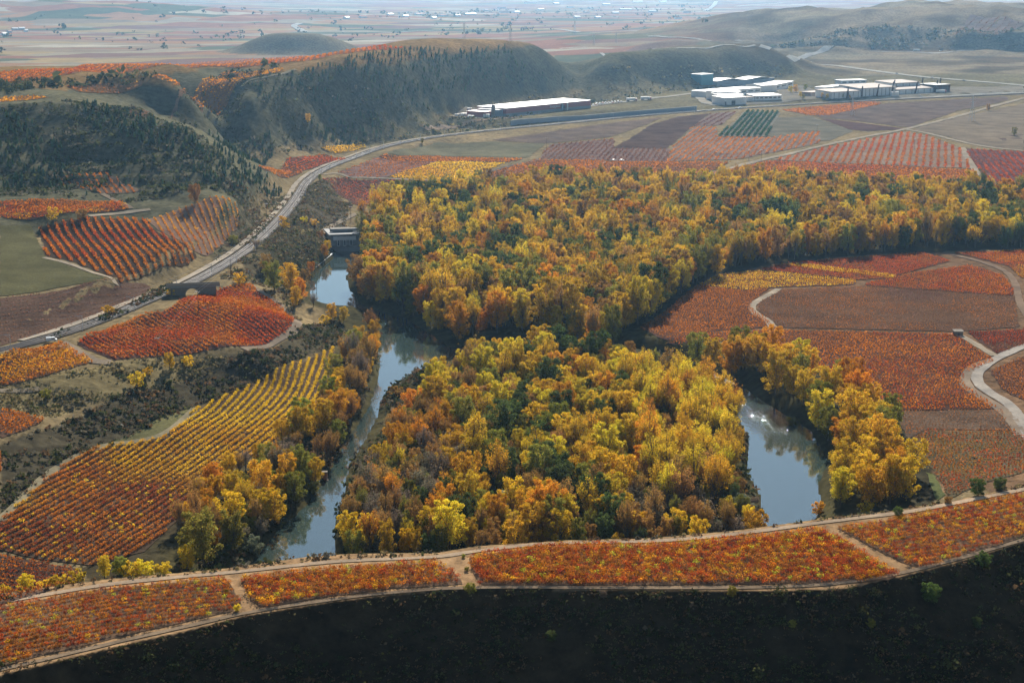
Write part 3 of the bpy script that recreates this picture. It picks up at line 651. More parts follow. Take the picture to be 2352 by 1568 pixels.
rv('dark red vineyard behind the small hut at the road fork', [(2222,764),(2352,757),(2430,752),(2430,768),(2352,793),(2292,813),(2252,786)], [WINE,RED,WINE,BRN], seed=29)
rv('brown-red vineyard inside the bend of the pale road', [(2275,852),(2352,820),(2430,800),(2430,950),(2352,920),(2300,894)], [RUST,BRN,RED], seed=30)
rv('orange vineyard corner beyond the curving track at the picture edge', [(2195,582),(2352,574),(2430,572),(2430,640),(2345,640),(2318,612)], [ORA,RED,RUST,GOLD], seed=31)
# far fields beyond the wood
def fv(label, poly, guide, pal, soil=PSOIL, **k):
    a = dict(spacing=4.5, step=2.2, K=3, size=1.4, hgt=1.1, wid=.8, sc=120, off=.15); a.update(k)
    return vineyard(label, poly, guide, pal, soil, **a)
fv('crimson ribbed vineyard wedge between the wood and the farm track', [(742,413),(790,408),(900,413),(1190,430),(1560,449),(1500,462),(1000,472),(820,472)], [(800,420),(890,465)], [RED,RUST,PLUM,RED], split=True, spacing=5, K=4, size=1.3, step=2.4, seed=40)
fv('pink-red vineyard left of the yellow plot with pale lanes', [(775,396),(870,362),(1005,372),(890,407),(850,408)], [(800,396),(960,372)], [RED,PLUM,RUST], (.32,.2,.16), spacing=6, seed=41)
fv('flat yellow vineyard slab beside the farm track beyond the wood', [(892,407),(1007,373),(1160,376),(1080,409),(1010,418)], [(900,405),(1010,376)], [GOLD,YEL,GOLD], (.3,.2,.07), spacing=3.4, seed=42)
fv('thin orange vineyard strip under the stubble field', [(885,354),(1000,360),(1205,366),(1160,374),(870,361)], [(900,357),(1150,370)], [ORA,RUST,ORA], BSOIL, spacing=3.5, seed=43)
fv('wide brown-orange vineyard in the middle beyond the wood', [(1055,417),(1160,388),(1232,367),(1400,371),(1560,373),(1675,372),(1655,386),(1585,412),(1545,438),(1190,426)], [(1100,410),(1500,416)], [RUST,ORA,BRN,RUST], (.22,.13,.08), spacing=3.5, seed=44)
fv('finely striped mauve vineyard behind the brown-orange one', [(1238,365),(1262,333),(1410,319),(1412,341),(1528,343),(1540,340),(1530,372),(1400,369)], [(1300,364),(1335,332)], [PLUM,BRN,RUST], (.3,.2,.16), split=True, spacing=5.2, seed=45)
fv('red and tan striped vineyard around the green netted rows', [(1532,371),(1545,338),(1592,293),(1645,291),(1648,316),(1762,317),(1885,302),(1880,330),(1700,366)], [(1600,368),(1650,325)], [RUST,ORA,PLUM], (.33,.24,.18), split=True, spacing=6, seed=46)
fv('pale pinkish striped plot left of the green netted rows', [(1592,291),(1632,262),(1692,257),(1655,288)], [(1610,290),(1660,262)], [PLUM,BRN], (.3,.21,.17), spacing=8, seed=47)
fv('orange-red wedge vineyard in front of the industrial estate', [(1795,253),(1900,243),(2010,234),(2028,238),(1960,254),(1900,266),(1862,266)], [(1820,252),(2000,240)], [RUST,ORA,RUST], (.3,.16,.1), spacing=4, seed=48)
fv('boldly striped red vineyard between the valley road and the tan field', [(1770,368),(1900,338),(2078,303),(2130,312),(2205,341),(2236,388),(1990,377)], [(1985,375),(2005,325)], [RUST,RED,RUST], (.38,.27,.19), split=True, spacing=6.6, K=5, size=1.3, wid=.8, step=2.2, seed=49)
fv('broad red-orange vineyard right behind the golden wood', [(1630,400),(1765,371),(1990,379),(2238,391),(2258,425),(2200,436),(1900,440),(1700,424)], [(1700,400),(2200,410)], [ORA,RUST,RED,RUST], (.24,.13,.08), spacing=3.4, seed=50)
fv('dark crimson vineyard at the picture edge beyond the wood', [(2217,342),(2352,349),(2450,352),(2450,446),(2352,440),(2275,432)], [(2250,345),(2330,438)], [WINE,RED,PLUM], (.2,.1,.09), spacing=6, K=4, seed=51, split=True)
fv('orange vineyard under the pine spur beside the railway', [(592,383),(660,366),(740,353),(792,366),(700,393),(610,392)], [(620,386),(730,358)], [ORA,RUST,RED], BSOIL, spacing=4, seed=52, split=True)
fv('small bright yellow vineyard at the foot of the pine slope', [(737,341),(780,335),(828,326),(843,339),(770,354)], [(740,345),(830,332)], [YEL,GOLD], (.3,.2,.07), spacing=3.2, seed=53, hgt=1.6)
fv('mauve ribbed vineyard patch high on the far slope', [(2190,82),(2230,34),(2310,40),(2352,55),(2300,85)], [(2210,80),(2260,40)], [PLUM,BRN], (.27,.19,.15), spacing=16, step=5, size=2.6, seed=54)
fv('long orange vineyard along the top of the table hill', [(0,166),(150,160),(440,146),(700,129),(900,110),(960,109),(900,116),(700,141),(480,153),(300,165),(100,185),(0,190)], [(0,175),(440,150)], [ORA,RUST,ORA,RED], (.3,.14,.07), spacing=6, step=3.4, K=4, size=1.7, seed=55)
fv('orange and gold vineyard on the table hill edge by the pale track', [(345,180),(520,163),(640,158),(655,163),(590,176),(545,190),(400,197)], [(360,185),(620,163)], [RUST,GOLD,ORA], (.27,.15,.07), spacing=5, step=3, K=4, size=1.5, seed=56)
fv('brown-orange vineyard strip on the table hill above the dark hollow', [(150,199),(250,192),(330,187),(325,199),(180,212)], [(160,205),(320,193)], [RUST,BRN,GOLD], (.24,.14,.07), spacing=5, step=3, size=1.5, seed=57)
fv('small orange vineyard on the table hill at the picture edge', [(0,226),(60,220),(115,224),(60,231),(0,236)], [(0,230),(110,224)], [GOLD,ORA], (.27,.15,.07), spacing=5, step=4, size=2, seed=58)

# ---------------------------------------------------------------- trees: a tapered trunk with limbs, a crown of many small leaf faces in clumps
M_BARK = plain_mat('grey_bark', (.14,.115,.09), .9, .1, .4, 2.0)
def make_tree(kind, seed):
    rng = np.random.default_rng(seed); tb = MB(); C = []; SZ = []
    P = dict(poplar=(17, 5.4, .16, 34, 150, .46, 1.35), tall=(20, 4.2, .12, 44, 44, .36, 1.0), column=(19, 1.5, .08, 24, 60, .42, .7),
             willow=(8.5, 4.6, .08, 26, 170, .36, 1.15), bare=(14, 4.0, .15, 44, 8, .36, .9), shrub=(3.4, 2.3, .05, 12, 70, .34, .55))[kind]
    h, rad, base, nl, per, ls, cr = P
    lean = rng.normal(size=2) * h * .03
    tp = lambda s: Vector((lean[0] * s * s, lean[1] * s * s, h * s))
    r0 = h * .016 + .05
    topf = .9 if kind in ('tall', 'column', 'bare') else .72
    tb.tube([tp(0) - Vector((0, 0, .4)), tp(.15), tp(.4), tp(.65), tp(topf)], [r0 * 1.3, r0, r0 * .75, r0 * .45, r0 * .15], 6)
    for i in range(nl):
        f = (i + rng.random()) / nl
        s0 = base + (topf - base) * f * .92; a = i * 2.4 + rng.normal() * .5
        if kind in ('poplar', 'willow', 'shrub'):
            zc = base + (1 - base) * (f ** .8); prof = math.sqrt(max(.05, 1 - (abs(zc - .55) / .55) ** 2.2)); r = rad * prof * rng.uniform(.45, 1.05)
            end = Vector((math.cos(a) * r, math.sin(a) * r, h * min(zc + rng.uniform(-.05, .08), .97)))
        elif kind == 'column':
            r = rad * (1 - .6 * f) * rng.uniform(.5, 1); end = Vector((math.cos(a) * r, math.sin(a) * r, h * min(s0 + .16, 1)))
        else:
            r = rad * math.sqrt(rng.random()) * 1.05; s0 = rng.uniform(.08, .5); end = Vector((math.cos(a) * r, math.sin(a) * r, h * (1 - .28 * (r / rad) ** 2) * rng.uniform(.55, 1.0)))
        end += Vector((lean[0], lean[1], 0)) * (end.z / h) ** 2
        st = tp(s0 * (.75 if kind in ('poplar', 'willow', 'shrub') else 1)); mid = st.lerp(end, .55) + Vector((0, 0, -.03 * h if kind not in ('poplar',) else .02 * h))
        lr = r0 * (.38 if kind != 'shrub' else .5)
        tb.tube([st, mid, end], [lr, lr * .6, lr * .2], 4)
        for t in range(5 if kind == 'bare' else 2):     # side twigs
            q = st.lerp(end, rng.uniform(.35, .9)); e = q + Vector((rng.normal() * .9, rng.normal() * .9, abs(rng.normal()) * 1.3 + .4)) * (h / 15)
            tb.tube([q, e], [lr * .35, .015], 3)
            if kind == 'bare' or kind == 'tall': C.append(np.array(e) + rng.normal(size=(4, 3)) * .3); SZ.append(np.full(4, ls))
        n = int(per * rng.uniform(.6, 1.4))
        sh = cr * rng.uniform(.75, 1.3)
        c = rng.normal(size=(n, 3)); c /= np.linalg.norm(c, axis=1)[:, None]; c *= (rng.random((n, 1)) ** .45) * sh * np.array([1, 1, .8 if kind != 'tall' else 1.5])
        C.append(np.array(end) + c); SZ.append(np.full(n, ls))
        m = n // 2                                         # a looser tuft further in along the limb
        k = rng.uniform(.35, .85, m)[:, None]
        C.append(np.array(st) * (1 - k) + np.array(end) * k + rng.normal(size=(m, 3)) * sh * .55); SZ.append(np.full(m, ls))
    C = np.concatenate(C); SZ = np.concatenate(SZ) * rng.uniform(.6, 1.35, len(C))
    C[:, 2] = np.maximum(C[:, 2], .15)
    V, F = leaves(C, SZ, rng)
    k = fbm(C[:, 0] + 50, C[:, 2] + C[:, 1] + 50, 2.2, 2, seed % 9)
    t = np.array([1, 1, 1]) * (.75 + .5 * k)[:, None] * rng.uniform(.7, 1.3, (len(C), 1)); t[:, 1] *= .85 + .35 * rng.random(len(C))
    crown = mesh_np('crown', V, F, M_LEAF, np.repeat(t, 4, 0))
    return tb.mesh('trunk', M_BARK), crown, h
TREES = {k: [make_tree(k, 100 + 7 * i + len(k)) for i in range(n)] for k, n in (('poplar', 5), ('tall', 4), ('column', 2), ('willow', 3), ('bare', 3), ('shrub', 3))}
TNAME = dict(poplar='poplar_tree', tall='tall_poplar_tree', column='columnar_poplar_tree', willow='willow_tree', bare='bare_tree', shrub='riverside_shrub')
LEAFC = dict(golden=(.78,.47,.035), yellow=(.86,.62,.045), orange=(.74,.33,.03), rusty=(.46,.25,.07), olive=(.32,.29,.05), green=(.12,.155,.045), silvery=(.28,.29,.19), grey=(.27,.21,.14))
PLACED = []         # x, y, radius of every tree already standing
def far_enough(x, y, r):
    for (a, b, c) in PLACED:
        if abs(a - x) < c + r and (a - x) ** 2 + (b - y) ** 2 < (c + r) ** 2 * .55: return False
    return True
INDIV = []
def plant(kind, colour, x, y, s, zone, rng=random):
    PLACED.append((x, y, dict(poplar=4.2, tall=3, column=1.6, willow=3.8, bare=3.4, shrub=1.8)[kind] * s))
    INDIV.append((kind, colour, x, y, s, zone))
def stand(zone, poly, n, mix, smin, smax, tmin=300, world=None, tries=14):
    """fill a zone with single trees, kept apart from each other"""
    w = np.array([ground([p], (505 if p[0] > 700 else 440) if p[1] > 1100 else 300)[0] for p in poly])[:, :2]; lo, hi = w.min(0), w.max(0); got = 0
    kinds = [m[:2] for m in mix]; wt = [m[2] for m in mix]
    for _ in range(n * tries):
        x, y = random.uniform(lo[0], hi[0]), random.uniform(lo[1], hi[1])
        if not inpoly(np.array([[x, y]]), w)[0]: continue
        k, c = random.choices(kinds, wt)[0]; s = random.uniform(smin, smax)
        if k == 'willow': s = min(s, .95)
        r = dict(poplar=4.2, tall=3, column=1.6, willow=3.8, bare=3.4, shrub=1.8)[k] * s
        if not far_enough(x, y, r): continue
        if H(x, y) < .3: continue
        plant(k, c, x, y, s, zone); got += 1
        if got >= n: break
    return got
def one(kind, colour, px, py, s, zone):
    g = G(px, py, (505 if px > 700 else 440) if py > 1100 else 300); plant(kind, colour, g.x, g.y, s, zone)
random.seed(21)
# single trees that stand out
Z_IS = 'on the island'
for a in (('poplar','orange',1258,1228,1.0,Z_IS),('willow','silvery',1165,1170,.8,Z_IS),('willow','silvery',1155,1205,.75,Z_IS),('willow','silvery',1320,1150,.8,Z_IS),('willow','silvery',1640,1228,.62,Z_IS),('willow','silvery',1700,1195,.95,Z_IS),('willow','grey',1722,1180,.7,Z_IS),('poplar','yellow',1180,1232,.5,Z_IS),('shrub','yellow',1160,1240,1.3,Z_IS),('poplar','yellow',1120,1236,.38,Z_IS),('poplar','golden',1380,1140,.95,Z_IS),('poplar','yellow',1075,1180,.85,Z_IS),('poplar','golden',800,1262,.7,Z_IS),('shrub','rusty',908,912,1.5,Z_IS),
          ('poplar','orange',950,965,.75,Z_IS),('poplar','golden',1090,1090,.9,Z_IS),('poplar','yellow',1450,1040,.9,Z_IS),('willow','green',1110,1110,.8,Z_IS),('poplar','green',1210,940,.8,Z_IS),('poplar','green',1390,1000,.85,Z_IS),('poplar','green',1180,1000,.8,Z_IS),('poplar','green',1290,1120,.85,Z_IS),('poplar','green',1430,930,.8,Z_IS),('willow','silvery',1600,1205,.7,Z_IS)): one(*a)
Z_R = 'on the right-hand river bank'
for a in (('poplar','golden',1780,905,1.15,Z_R),('poplar','olive',1600,838,1.0,Z_R),('poplar','orange',1680,868,.95,Z_R),('column','orange',1862,905,1.0,Z_R),('poplar','golden',1960,1000,1.1,Z_R),('poplar','olive',1880,960,.95,Z_R),('poplar','golden',2020,1075,1.1,Z_R),('poplar','yellow',1930,1160,.75,Z_R),('poplar','golden',2000,1165,.85,Z_R),('poplar','yellow',2080,1150,.95,Z_R),('poplar','olive',2040,1030,.95,Z_R),('willow','olive',1820,985,.6,Z_R),('poplar','golden',2095,1095,.9,Z_R),('poplar','golden',1900,935,1.0,Z_R),('poplar','yellow',1845,930,.85,Z_R),('poplar','golden',1640,845,.9,Z_R),('poplar','golden',1990,1100,.95,Z_R),('poplar','golden',1960,1055,.95,Z_R),('poplar','orange',2060,1120,.9,Z_R),('shrub','orange',1880,1180,1.2,Z_R),('shrub','yellow',1990,1182,1.2,Z_R)): one(*a)
Z_L = 'beside the diagonal vine rows'
for a in (('poplar','olive',470,1300,1.05,Z_L),('poplar','golden',530,1230,.85,Z_L),('tall','golden',560,1190,.75,Z_L),('poplar','olive',430,1285,.6,Z_L),('willow','silvery',580,1270,.7,Z_L),('poplar','golden',600,1150,.8,Z_L),('poplar','orange',780,985,.9,Z_L),('poplar','golden',750,1000,.8,Z_L),('willow','olive',705,1090,.8,Z_L),('poplar','olive',690,1110,.75,Z_L),('tall','rusty',820,880,1.0,Z_L),('tall','rusty',845,870,1.05,Z_L),('tall','grey',830,900,.95,Z_L),('tall','rusty',805,905,.85,Z_L),('poplar','golden',858,780,.6,Z_L),('tall','grey',812,850,.95,Z_L),('bare','grey',640,1100,.9,Z_L),('bare','grey',665,1080,.9,Z_L),('poplar','golden',540,1160,.7,Z_L)): one(*a)
Z_B = 'under the railway'
for a in (('poplar','golden',668,672,1.0,Z_B),('poplar','orange',690,690,.7,Z_B),('poplar','olive',630,670,.95,Z_B),('poplar','rusty',610,630,.7,Z_B),('bare','grey',590,575,.55,Z_B),('poplar','rusty',700,655,.55,Z_B),('poplar','orange',715,628,.45,Z_B),('poplar','golden',680,705,.6,Z_B),('shrub','golden',655,525,1.4,Z_B),('shrub','yellow',700,512,1.3,Z_B),('shrub','golden',720,520,1.4,Z_B),('shrub','golden',648,510,1.2,Z_B),('poplar','orange',745,590,.45,Z_B),('poplar','golden',752,575,.4,Z_B),('willow','olive',535,560,.65,Z_B),('shrub','rusty',735,545,1.3,Z_B),('poplar','golden',790,740,.5,Z_B),('poplar','golden',762,735,.5,Z_B),('bare','grey',720,705,.6,Z_B),('shrub','yellow',745,745,1.3,Z_B),('tall','orange',832,508,.9,Z_B),('poplar','golden',390,848,.42,'under the red vineyard'),('shrub','yellow',315,888,1.6,'under the red vineyard'),('shrub','yellow',430,840,1.2,'under the red vineyard'),('shrub','golden',340,860,1.0,'under the red vineyard'),('shrub','olive',105,915,1.0,'under the red vineyard'),('shrub','golden',122,504,2.0,'above the dark-rowed vineyard'),('shrub','rusty',190,503,1.8,'above the dark-rowed vineyard'),('poplar','rusty',448,470,.75,'below the pine spur by the terraced olive scrub'),('shrub','golden',250,722,1.3,'in the cutting beside the railway'),('shrub','golden',395,678,1.2,'in the cutting beside the railway'),('shrub','golden',550,652,1.6,'in the cutting beside the railway')): one(*a)
Z_Y = 'below the dark corner vineyard'
for a in (('poplar','yellow',430,1312,.48,Z_Y),('willow','yellow',330,1322,.62,Z_Y),('willow','olive',280,1320,.6,Z_Y),('willow','yellow',375,1325,.55,Z_Y),('poplar','yellow',240,1330,.4,Z_Y),('shrub','yellow',180,1340,1.2,Z_Y),('poplar','yellow',60,1368,.42,Z_Y),('shrub','yellow',110,1358,1.3,Z_Y),('shrub','yellow',140,1350,1.2,Z_Y),('shrub','golden',10,1378,1.3,Z_Y),('shrub','yellow',300,1330,1.4,Z_Y),('shrub','yellow',350,1332,1.3,Z_Y)): one(*a)
# filled stands
ISL = [(905,905),(940,868),(1030,848),(1150,825),(1300,822),(1450,846),(1570,876),(1640,915),(1688,960),(1712,1020),(1705,1085),(1735,1140),(1742,1250),(780,1300),(780,1245),(785,1185),(805,1125),(812,1075),(850,1012),(872,960)]
tallpoly = [(1450,855),(1560,878),(1640,915),(1688,968),(1700,1070),(1690,1110),(1640,1190),(1540,1200),(1480,1130),(1460,1020)]
stand('in feathery right island stand', tallpoly, 75, [('tall','golden',5),('tall','yellow',4),('tall','orange',1),('tall','rusty',1)], .8, 1.05)
leftpoly = [(826,1140),(855,1085),(890,1030),(930,985),(990,960),(1060,1010),(1060,1100),(1000,1240),(805,1290),(800,1210)]
stand('on left island shore', leftpoly, 75, [('tall','rusty',4),('bare','grey',4),('tall','orange',3),('tall','grey',2),('poplar','golden',2),('poplar','orange',1)], .6, .82)
stand('in bare near island thicket', [(1420,1180),(1480,1150),(1600,1170),(1740,1255),(1420,1290)], 32, [('bare','grey',5),('tall','rusty',2),('poplar','golden',1)], .6, .8)
stand('in the island middle', [(985,905),(1060,855),(1150,828),(1300,826),(1450,848),(1470,1010),(1480,1130),(1420,1240),(1400,1285),(1020,1290),(1070,1100),(1050,1000),(990,960)], 130, [('poplar','golden',5),('poplar','yellow',6),('poplar','olive',4),('poplar','green',4),('poplar','orange',1),('tall','rusty',1),('tall','golden',2),('willow','silvery',1)], .7, 1.05)
stand(Z_R, [(1555,806),(1700,812),(1850,850),(1960,910),(2040,960),(2090,1050),(2130,1140),(2060,1175),(1890,1185),(1900,1140),(1920,1065),(1870,985),(1760,915),(1640,862)], 34, [('poplar','golden',5),('poplar','olive',3),('poplar','orange',2),('poplar','yellow',2)], .75, 1.05)
stand(Z_L, [(775,830),(862,750),(866,850),(845,930),(775,1040),(740,1105),(695,1160),(635,1210),(570,1290),(480,1310),(540,1200),(600,1110),(690,1000),(750,930)], 60, [('tall','rusty',3),('poplar','golden',3),('poplar','olive',2),('bare','grey',2),('willow','olive',1),('tall','orange',1)], .5, .85)
stand('where the wood meets the river', [(830,590),(850,620),(820,690),(880,712),(950,735),(1000,765),(1060,785),(1150,770),(1300,768),(1450,790),(1470,760),(1300,735),(1100,720),(960,690),(880,640)], 24, [('poplar','golden',4),('poplar','orange',4),('poplar','rusty',2),('tall','orange',2),('poplar','olive',2)], .8, 1.15)
stand('where the wood meets the vineyard', [(1380,815),(1500,690),(1580,660),(1650,625),(1760,590),(1950,575),(2200,562),(2345,556),(2345,530),(1900,555),(1650,590),(1500,640),(1400,720)], 14, [('poplar','golden',4),('poplar','yellow',2),('poplar','olive',3),('poplar','orange',2),('poplar','green',1)], .9, 1.2)
stand('beside the diagonal vine rows', [(400,1210),(480,1120),(560,1070),(640,1020),(700,985),(740,930),(770,900),(760,960),(700,1040),(640,1100),(560,1180),(500,1260),(430,1300)], 34, [('poplar','golden',3),('tall','rusty',3),('poplar','orange',2),('poplar','olive',2),('bare','grey',1)], .4, .68)
N_TREES = {}
def put_tree(kind, colour, x, y, s):
    tr, cr, h = random.choice(TREES[kind])
    root = bpy.data.objects.new(TNAME[kind], None); COL.objects.link(root)
    root.location = (x, y, float(H(x, y)) - .1); root.rotation_euler = (0, 0, random.uniform(0, 6.28)); root.scale = (s * random.uniform(.92, 1.1), s * random.uniform(.92, 1.1), s * random.uniform(.92, 1.08))
    a = bpy.data.objects.new('trunk', tr); b = bpy.data.objects.new('crown', cr)
    for o in (a, b): COL.objects.link(o); o.parent = root
    c = np.array(LEAFC[colour]) * random.uniform(.7, 1.12); c[1] *= random.uniform(.88, 1.1)
    b.color = (*c, 1)
    return root
KINDW = dict(poplar='poplar', tall='slender poplar', column='columnar poplar', willow='willow', bare='leafless tree', shrub='bush')
CATW = dict(poplar='tree', tall='tree', column='tree', willow='tree', bare='tree', shrub='bush')
def label_trees():
    sets = {}
    for t in INDIV: sets.setdefault((t[0], t[1], t[5]), []).append(t)
    for (k, c, z), L in sets.items():
        nb = 1 if len(L) <= 12 else math.ceil(len(L) / 9)
        L.sort(key=lambda t: t[3]); per = math.ceil(len(L) / nb)
        for bi in range(nb):
            B = sorted(L[bi * per:(bi + 1) * per], key=lambda t: t[2] / t[3])
            for i, t in enumerate(B):
                o = put_tree(k, c, t[2], t[3], t[4])
                where = z if len(B) == 1 and nb == 1 else z + ', ' + (ORDW[i] + ' from left' if len(B) > 1 else 'alone') + ('' if nb == 1 else ' in ' + ORDW[bi] + ' rank')
                tag(o, f"{c} {KINDW[k]} {where}", CATW[k], {'poplar': 'broad poplars by the river', 'tall': 'slender poplars by the river', 'bare': 'leafless trees by the river', 'willow': 'willows by the river', 'column': 'columnar poplars', 'shrub': 'bushes by the river'}[k])
label_trees()

# the rest of the wood, further off: one mass
def gpoly(poly): return np.array([ground([p], (505 if p[0] > 700 else 440) if p[1] > 1100 else 300)[0] for p in poly])
lc = lambda *k: [np.array(LEAFC[x]) for x in k]
def leaf_mat_i(name, trans):
    m = leaf_mat(name, trans); n = m.node_tree.nodes; l = m.node_tree.links
    oi = [x for x in n if x.type == 'OBJECT_INFO'][0]; to = oi.outputs['Color'].links[0].to_socket
    a = n.new('ShaderNodeAttribute'); a.attribute_type = 'INSTANCER'; a.attribute_name = 'leaf_colour'; l.new(a.outputs['Color'], to); return m
M_LEAF_I = leaf_mat_i('autumn_leaf_wood', .34)
def joined(kind, tr, cr):
    """trunk and crown of a tree as one mesh, for the wood that reads as a mass"""
    V1 = np.empty(len(tr.vertices) * 3); tr.vertices.foreach_get('co', V1); V2 = np.empty(len(cr.vertices) * 3); cr.vertices.foreach_get('co', V2)
    t2 = np.empty(len(cr.vertices) * 4); cr.attributes['tint'].data.foreach_get('color', t2)
    F1 = np.array([tuple(q.vertices)[:4] if len(q.vertices) == 4 else (0, 1, 2, 2) for q in tr.polygons if len(q.vertices) == 4]); F2 = np.arange(len(cr.vertices)).reshape(-1, 4)
    me = mesh_np('wood_tree', np.r_[V1.reshape(-1, 3), V2.reshape(-1, 3)], np.r_[F1, F2 + len(tr.vertices)], [M_BARK, M_LEAF_I], np.r_[np.ones((len(tr.vertices), 3)), t2.reshape(-1, 4)[:, :3]], mi=np.r_[np.zeros(len(F1)), np.ones(len(F2))])
    return me
WOODC = bpy.data.collections.new('wood_tree_kinds')
for k, n_ in (('bare', 1), ('poplar', 5), ('tall', 3)):
    for tr, cr, h in TREES[k][:n_]: WOODC.objects.link(bpy.data.objects.new('wood_tree_kind_' + k, joined(k, tr, cr)))
def wood(name, label, poly, spacing, cols, smin, smax, seed, nk=9):
    rng = np.random.default_rng(seed); w = gpoly(poly)[:, :2]; lo, hi = w.min(0), w.max(0)
    xs = np.arange(lo[0], hi[0], spacing); ys = np.arange(lo[1], hi[1], spacing * .87); X, Y = np.meshgrid(xs, ys); X = X + (np.arange(len(ys)) % 2)[:, None] * spacing / 2
    P = np.stack([X.ravel(), Y.ravel()], 1) + rng.normal(size=(X.size, 2)) * spacing * .25; P = P[inpoly(P, w)]
    A = np.array(PLACED); P = P[np.array([((A[:, :2] - q) ** 2).sum(1).min() > (spacing * .5) ** 2 for q in P])]; P = P[H(P[:, 0], P[:, 1]) > .3]
    n = len(P); me = bpy.data.meshes.new(name); me.vertices.add(n); me.vertices.foreach_set('co', np.c_[P, H(P[:, 0], P[:, 1]) - .2].astype(np.float32).ravel())
    ci = np.clip((fbm(P[:, 0], P[:, 1], 55, 3, seed + 2) * 1.5 - .25 + rng.normal(size=n) * .3) * len(cols), 0, len(cols) - 1).astype(int)
    c = np.ones((n, 4), np.float32); c[:, :3] = np.array(cols)[ci] * rng.uniform(.6, 1.15, (n, 1))
    me.attributes.new('leaf_colour', 'FLOAT_COLOR', 'POINT').data.foreach_set('color', c.ravel())
    sc = rng.uniform(smin, smax, (n, 1)) * (.8 + .4 * fbm(P[:, 0], P[:, 1], 70, 2, seed))[:, None] * rng.uniform(.85, 1.15, (n, 3)) * np.array([.9, .9, 1.06])
    me.attributes.new('size', 'FLOAT_VECTOR', 'POINT').data.foreach_set('vector', sc.astype(np.float32).ravel())
    ro = np.c_[rng.normal(size=(n, 2)) * .04, rng.uniform(0, 6.28, n)]; me.attributes.new('turn', 'FLOAT_VECTOR', 'POINT').data.foreach_set('vector', ro.astype(np.float32).ravel())
    me.attributes.new('kind_index', 'INT', 'POINT').data.foreach_set('value', rng.choice(nk, n, p=np.array([1.2, 2, 2, 2, 2, 2, 2, 2, 2]) / 17.2).astype(np.int32))
    g = bpy.data.node_groups.new(name + '_spread', 'GeometryNodeTree'); N = g.nodes; L = g.links
    g.interface.new_socket('Geometry', in_out='INPUT', socket_type='NodeSocketGeometry'); g.interface.new_socket('Geometry', in_out='OUTPUT', socket_type='NodeSocketGeometry')
    gi = N.new('NodeGroupInput'); go = N.new('NodeGroupOutput'); ip = N.new('GeometryNodeInstanceOnPoints'); ci_ = N.new('GeometryNodeCollectionInfo')
    ci_.inputs['Collection'].default_value = WOODC; ci_.inputs['Separate Children'].default_value = True; ci_.inputs['Reset Children'].default_value = True
    ip.inputs['Pick Instance'].default_value = True
    for nm, ty, so in (('size', 'FLOAT_VECTOR', 'Scale'), ('turn', 'FLOAT_VECTOR', 'Rotation'), ('kind_index', 'INT', 'Instance Index')):
        na = N.new('GeometryNodeInputNamedAttribute'); na.data_type = ty; na.inputs[0].default_value = nm
        L.new([o for o in na.outputs if o.enabled and o.name == 'Attribute'][0], ip.inputs[so])
    L.new(gi.outputs[0], ip.inputs['Points']); L.new(ci_.outputs[0], ip.inputs['Instance']); L.new(ip.outputs[0], go.inputs[0])
    o = obj(name, me); md = o.modifiers.new('spread', 'NODES'); md.node_group = g; tag(o, label, 'wood', kind='stuff'); return n
NM = wood('golden_wood', 'big golden and olive poplar wood filling the river bend', [(832,575),(850,490),(940,470),(1100,445),(1300,440),(1480,435),(1560,442),(1700,432),(1850,440),(1880,455),(1960,450),(2100,445),(2352,470),(2480,480),(2480,560),(2352,568),(2120,572),(1950,586),(1800,598),(1700,615),(1600,650),(1540,700),(1470,750),(1380,815),(1300,772),(1150,775),(1040,790),(985,755),(930,722),(868,705),(835,690),(812,650),(838,600)], 9.4, lc('olive','rusty','golden','golden','orange','golden','rusty','golden','yellow','golden','olive','green'), .7, 1.25, 31)
wood('island_thicket', 'lower yellow and olive growth between the island trees', [(985,900),(1070,845),(1150,818),(1300,816),(1450,836),(1560,862),(1640,910),(1685,965),(1690,1060),(1690,1110),(1720,1160),(1740,1255),(1400,1285),(805,1290),(800,1215),(830,1145),(895,1035)], 6.8, lc('rusty','olive','golden','green','olive','yellow','rusty'), .42, .62, 37)

# ---------------------------------------------------------------- pines
def pine_arrays(n=3, seed=0):
    rng = np.random.default_rng(seed); V = []; F = []
    for t in range(n):
        z0 = .08 + .27 * t; z1 = z0 + .42 if t < n - 1 else .96; r = .33 * (1 - .24 * t); b = len(V); m = 7
        for k in range(m):
            a = 2 * math.pi * (k + .5 * t) / m; rr = r * (1.0 if k % 2 else .68) * rng.uniform(.8, 1.2); V.append((math.cos(a) * rr, math.sin(a) * rr, z0 + rng.uniform(-.04, .05)))
        V.append((rng.normal() * .02, rng.normal() * .02, z1))
        F += [(b + k, b + (k + 1) % m, b + m) for k in range(m)]
    b = len(V)
    V += [(.03, 0, -.05), (-.015, .026, -.05), (-.015, -.026, -.05), (0, 0, .4)]; F += [(b, b + 1, b + 3), (b + 1, b + 2, b + 3), (b + 2, b, b + 3)]
    return np.array(V), np.array(F)
PINE_C = np.array([(.065,.11,.055), (.085,.13,.055), (.055,.09,.055), (.12,.145,.06)])
PV = [pine_arrays(3, s) for s in range(4)]
PINE_ME = [mesh_np('pine_tree', v, f, M_LEAF, np.ones((len(v), 3))) for v, f in PV]
PINES = []
def pines(zone, poly, spacing, hmin, hmax, keep=1.0, tmin=300, seed=0):
    rng = np.random.default_rng(seed); w = ground(poly, tmin)[:, :2]; lo, hi = w.min(0), w.max(0)
    n = int((hi - lo).prod() / spacing ** 2); P = lo + rng.random((n, 2)) * (hi - lo); P = P[inpoly(P, w)]
    k = fbm(P[:, 0], P[:, 1], 45, 3, seed) + rng.normal(size=len(P)) * .06 > 1 - keep * .75; P = P[k]
    for p in P: PINES.append((p[0], p[1], rng.uniform(hmin, hmax), zone))
